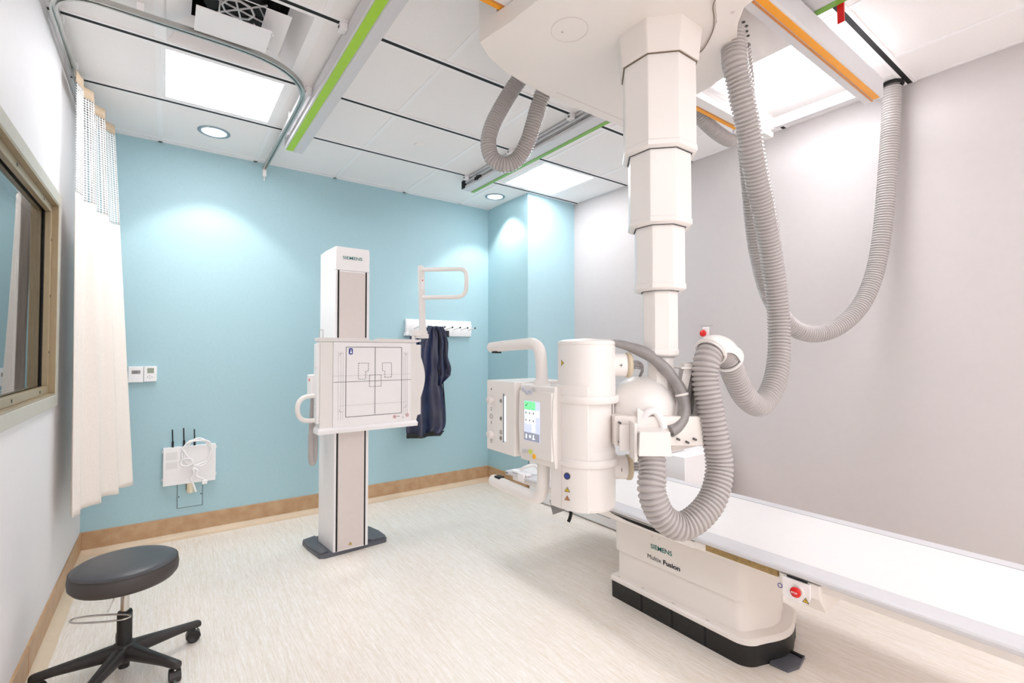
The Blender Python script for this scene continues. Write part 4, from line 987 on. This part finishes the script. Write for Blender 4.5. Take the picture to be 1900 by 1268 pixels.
EP=thing('wireless_box',(.143,3.93,.365),'flat white electronics box with black antennas low on the teal wall','wall box')
MB().box((-.003,3.905,.365),(.293,3.9495,.615)).build('cover','white',EP,bevel=.003)
MB().box((-.010,3.935,.395),(.300,3.949,.41)).box((-.010,3.935,.58),(.300,3.949,.595)).split('mounting_tab','white',EP)
MB().box((.012,3.9042,.535),(.075,3.9052,.585)).box((.012,3.9042,.475),(.075,3.9052,.52)).split('sticker','tabletop',EP)
for x,h in ((.048,.733),(.110,.738),(.170,.725)):
    MB().cyl((x,3.925,.615),(x,3.925,.655),.006,12).cyl((x,3.925,.65),(x-.003,3.925,h),.0035,10).split('antenna','blackm',EP)
MB().cyl((.148,3.925,.30),(.148,3.925,.366),.020,20).build('conduit','conduit',EP)
AC=thing('access_plate',(.148,3.948,.20),'teal-painted square access plate under the white electronics box','wall plate')
MB().box((.079,3.944,.200),(.219,3.9495,.360)).build('plate','teal',AC,bevel=.001)
m=MB().box((.076,3.9472,.197),(.222,3.9496,.200)).box((.076,3.9472,.360),(.222,3.9496,.363)).box((.076,3.9472,.197),(.079,3.9496,.363)).box((.219,3.9472,.197),(.222,3.9496,.363)); m.build('gap','ink',AC)
m=MB()
for x in (.086,.212): m.cyl((x,3.944,.275),(x,3.9425,.275),.004,10)
m.split('screw','ink',AC)
MB().box((.125,3.9432,.315),(.172,3.9442,.360)).build('cutout','ink',AC)
cpts=[]
for k in range(60):
    a=2*math.pi*k/24; rr=.088+.008*math.sin(k*.9); cpts.append((.186+rr*.92*math.cos(a),3.885-.004*(k/24),.572+rr*math.sin(a)))
cpts+=[(.17,3.875,.48),(.155,3.875,.45)]
CC=thing('coiled_cable',(.186,3.88,.47),'coil of white power cable hung in front of the electronics box','cable')
MB().sweep(smooth_path(cpts,.008),.0055,n=10).build('coil','white',CC)
MB().sweep(smooth_path([(.125+.035*math.cos(2*math.pi*k/12),3.872,.515+.025*math.sin(2*math.pi*k/12)) for k in range(12)],.006,True),.005,n=10,closed=True).build('coil','white',CC)
MB().sweep(smooth_path([(.160,3.87,.47),(.165,3.868,.43),(.150,3.868,.40),(.165,3.868,.36),(.178,3.868,.31)],.006),.006,n=10).sweep(smooth_path([(.160,3.872,.47),(.185,3.868,.455),(.180,3.868,.42),(.205,3.868,.40),(.225,3.868,.385)],.006),.006,n=10).build('lead','white',CC)
MB().box((.212,3.858,.355),(.242,3.88,.385)).build('plug','white',CC,bevel=.005)

# ============================================================ RIGHT WALL ITEMS
ES=thing('emergency_switch',(3.12,1.95,1.38),'red mushroom emergency switch on a white plate on the plain right wall','emergency switch')
MB().box((3.121,1.925,1.355),(3.1295,1.975,1.43)).build('plate','white',ES,bevel=.002)
MB().lathe([(.010,0),(.010,.018),(.024,.022),(.024,.030),(.012,.038),(.001,.040)],(3.121,1.955,1.385),(-1,0,0),n=28).build('button','red',ES)
MB().box((3.1285,1.90,1.438),(3.1295,1.995,1.4405)).build('label_line','inkl',ES)
OU=thing('wall_outlet',(3.12,2.01,.33),'white double wall outlet above the table on the right wall','outlet')
MB().box((3.123,1.985,.325),(3.1295,2.045,.415)).build('plate','white',OU,bevel=.002)
m=MB()
for z in (.35,.385):
    for y in (2.003,2.022): m.box((3.1222,y,z),(3.1235,y+.003,z+.009))
m.split('socket_slot','ink',OU)

# ============================================================ STOOL
SX,SY=-.115,2.425
ST=thing('rolling_stool',(SX,SY,0),'black round-seat rolling stool with a five-leg base in the left foreground','stool')
MB().lathe([(.001,.352),(.135,.352),(.160,.358),(.171,.372),(.173,.395),(.170,.415),(.166,.420)],(SX,SY,0),n=72).build('seat_side','vinyls',ST)
MB().lathe([(.1665,.4195),(.164,.4245),(.155,.431),(.12,.437),(.06,.440),(.001,.4405)],(SX,SY,0),n=72,cap=False).build('seat_top','vinyl',ST)
MB().sweep([(SX+.1675*math.cos(2*math.pi*i/72),SY+.1675*math.sin(2*math.pi*i/72),.4205) for i in range(72)],.0022,n=8,closed=True).build('piping','vinyls',ST)
MB().cyl((SX,SY,.13),(SX,SY,.355),.014,24).build('gas_piston','steel',ST)
MB().cyl((SX,SY,.055),(SX,SY,.232),.0245,32).lathe([(.0245,.232),(.022,.238),(.015,.238)],(SX,SY,0),n=32).build('cylinder_cover','black',ST)
MB().lathe([(.045,.340),(.05,.3525)],(SX,SY,0),n=24).build('seat_mount','blackm',ST)
m=MB().sweep(smooth_path([(SX-.02,SY-.03,.335),(SX-.035,SY-.045,.300),(SX-.05,SY-.058,.270)],.004),.0028,n=8)
LC=Vector((SX-.066,SY-.090,.268)); dx=Vector((.87,-.49,0))*1; dy=Vector((.35,.60,-.02))
loopp=[]
for k in range(36):
    a=2*math.pi*k/36; c_,s_=math.cos(a),math.sin(a)
    c_=math.copysign(abs(c_)**.7,c_); s_=math.copysign(abs(s_)**.9,s_)
    loopp.append(LC+dx*.10*c_+dy*.038*s_)
m.sweep(loopp,.0032,n=10,closed=True).build('height_lever','steel',ST)
MB().lathe([(.001,.045),(.030,.045),(.040,.055),(.042,.085),(.036,.112),(.026,.118),(.001,.118)],(SX,SY,0),n=36).build('hub','stoolb',ST)
MB().cyl((SX,SY,.022),(SX,SY,.05),.018,24).build('lower_stub','black',ST)
def leg(a):
    d=Vector((math.cos(R(a)),math.sin(R(a)),0)); n=Vector((-d.y,d.x,0)); c=Vector((SX,SY,0)); rings=[]
    for r,w,zt,zb in ((.02,.030,.112,.062),(.06,.024,.108,.062),(.12,.020,.100,.062),(.20,.0165,.090,.062),(.255,.0155,.083,.058),(.266,.014,.080,.058),(.270,.009,.076,.060)):
        p=c+d*r; h=zt-zb
        rings.append([tuple(p+n*w*.75+Vector((0,0,zb))),tuple(p+n*w+Vector((0,0,zb+.3*h))),tuple(p+n*w*.92+Vector((0,0,zt-.2*h))),tuple(p+n*w*.5+Vector((0,0,zt))),tuple(p-n*w*.5+Vector((0,0,zt))),tuple(p-n*w*.92+Vector((0,0,zt-.2*h))),tuple(p-n*w+Vector((0,0,zb+.3*h))),tuple(p-n*w*.75+Vector((0,0,zb)))])
    lg=MB().loft(rings).build('leg','stoolb',ST)
    q=c+d*.250; k=a+random.uniform(40,140); e=Vector((math.cos(R(k)),math.sin(R(k)),0)); f=Vector((-e.y,e.x,0))
    MB().cyl(q+Vector((0,0,.044)),q+Vector((0,0,.062)),.006,12).build('caster_stem','steel',lg)
    wq=q+f*.008+Vector((0,0,.0245))
    mb=MB()
    for s in (-1,1): mb.lathe([(.001,.0),(.010,.0),(.022,.002),(.0245,.005),(.0245,.013),(.022,.016),(.016,.016),(.014,.014),(.001,.014)],wq+e*s*.003,e*s,n=28)
    mb.build('caster_wheel','black',lg)
    hp_=[]
    mb=MB()
    rr=.027
    prf=[(rr*math.cos(R(t)),rr*math.sin(R(t))) for t in range(-10,191,20)]; inn=[(a_*.93,b_*.93) for a_,b_ in reversed(prf)]
    T_=frame_T(wq-e*.018,f,(0,0,1)); mb.prism(prf+inn,-.000,.036,'z',T_ if f.cross(Vector((0,0,1))).dot(e)>0 else frame_T(wq-e*.018,-f,(0,0,1)))
    mb.build('caster_hood','stoolb',lg)
    return lg
for a in (19,-50,-115,-183,95): leg(a)
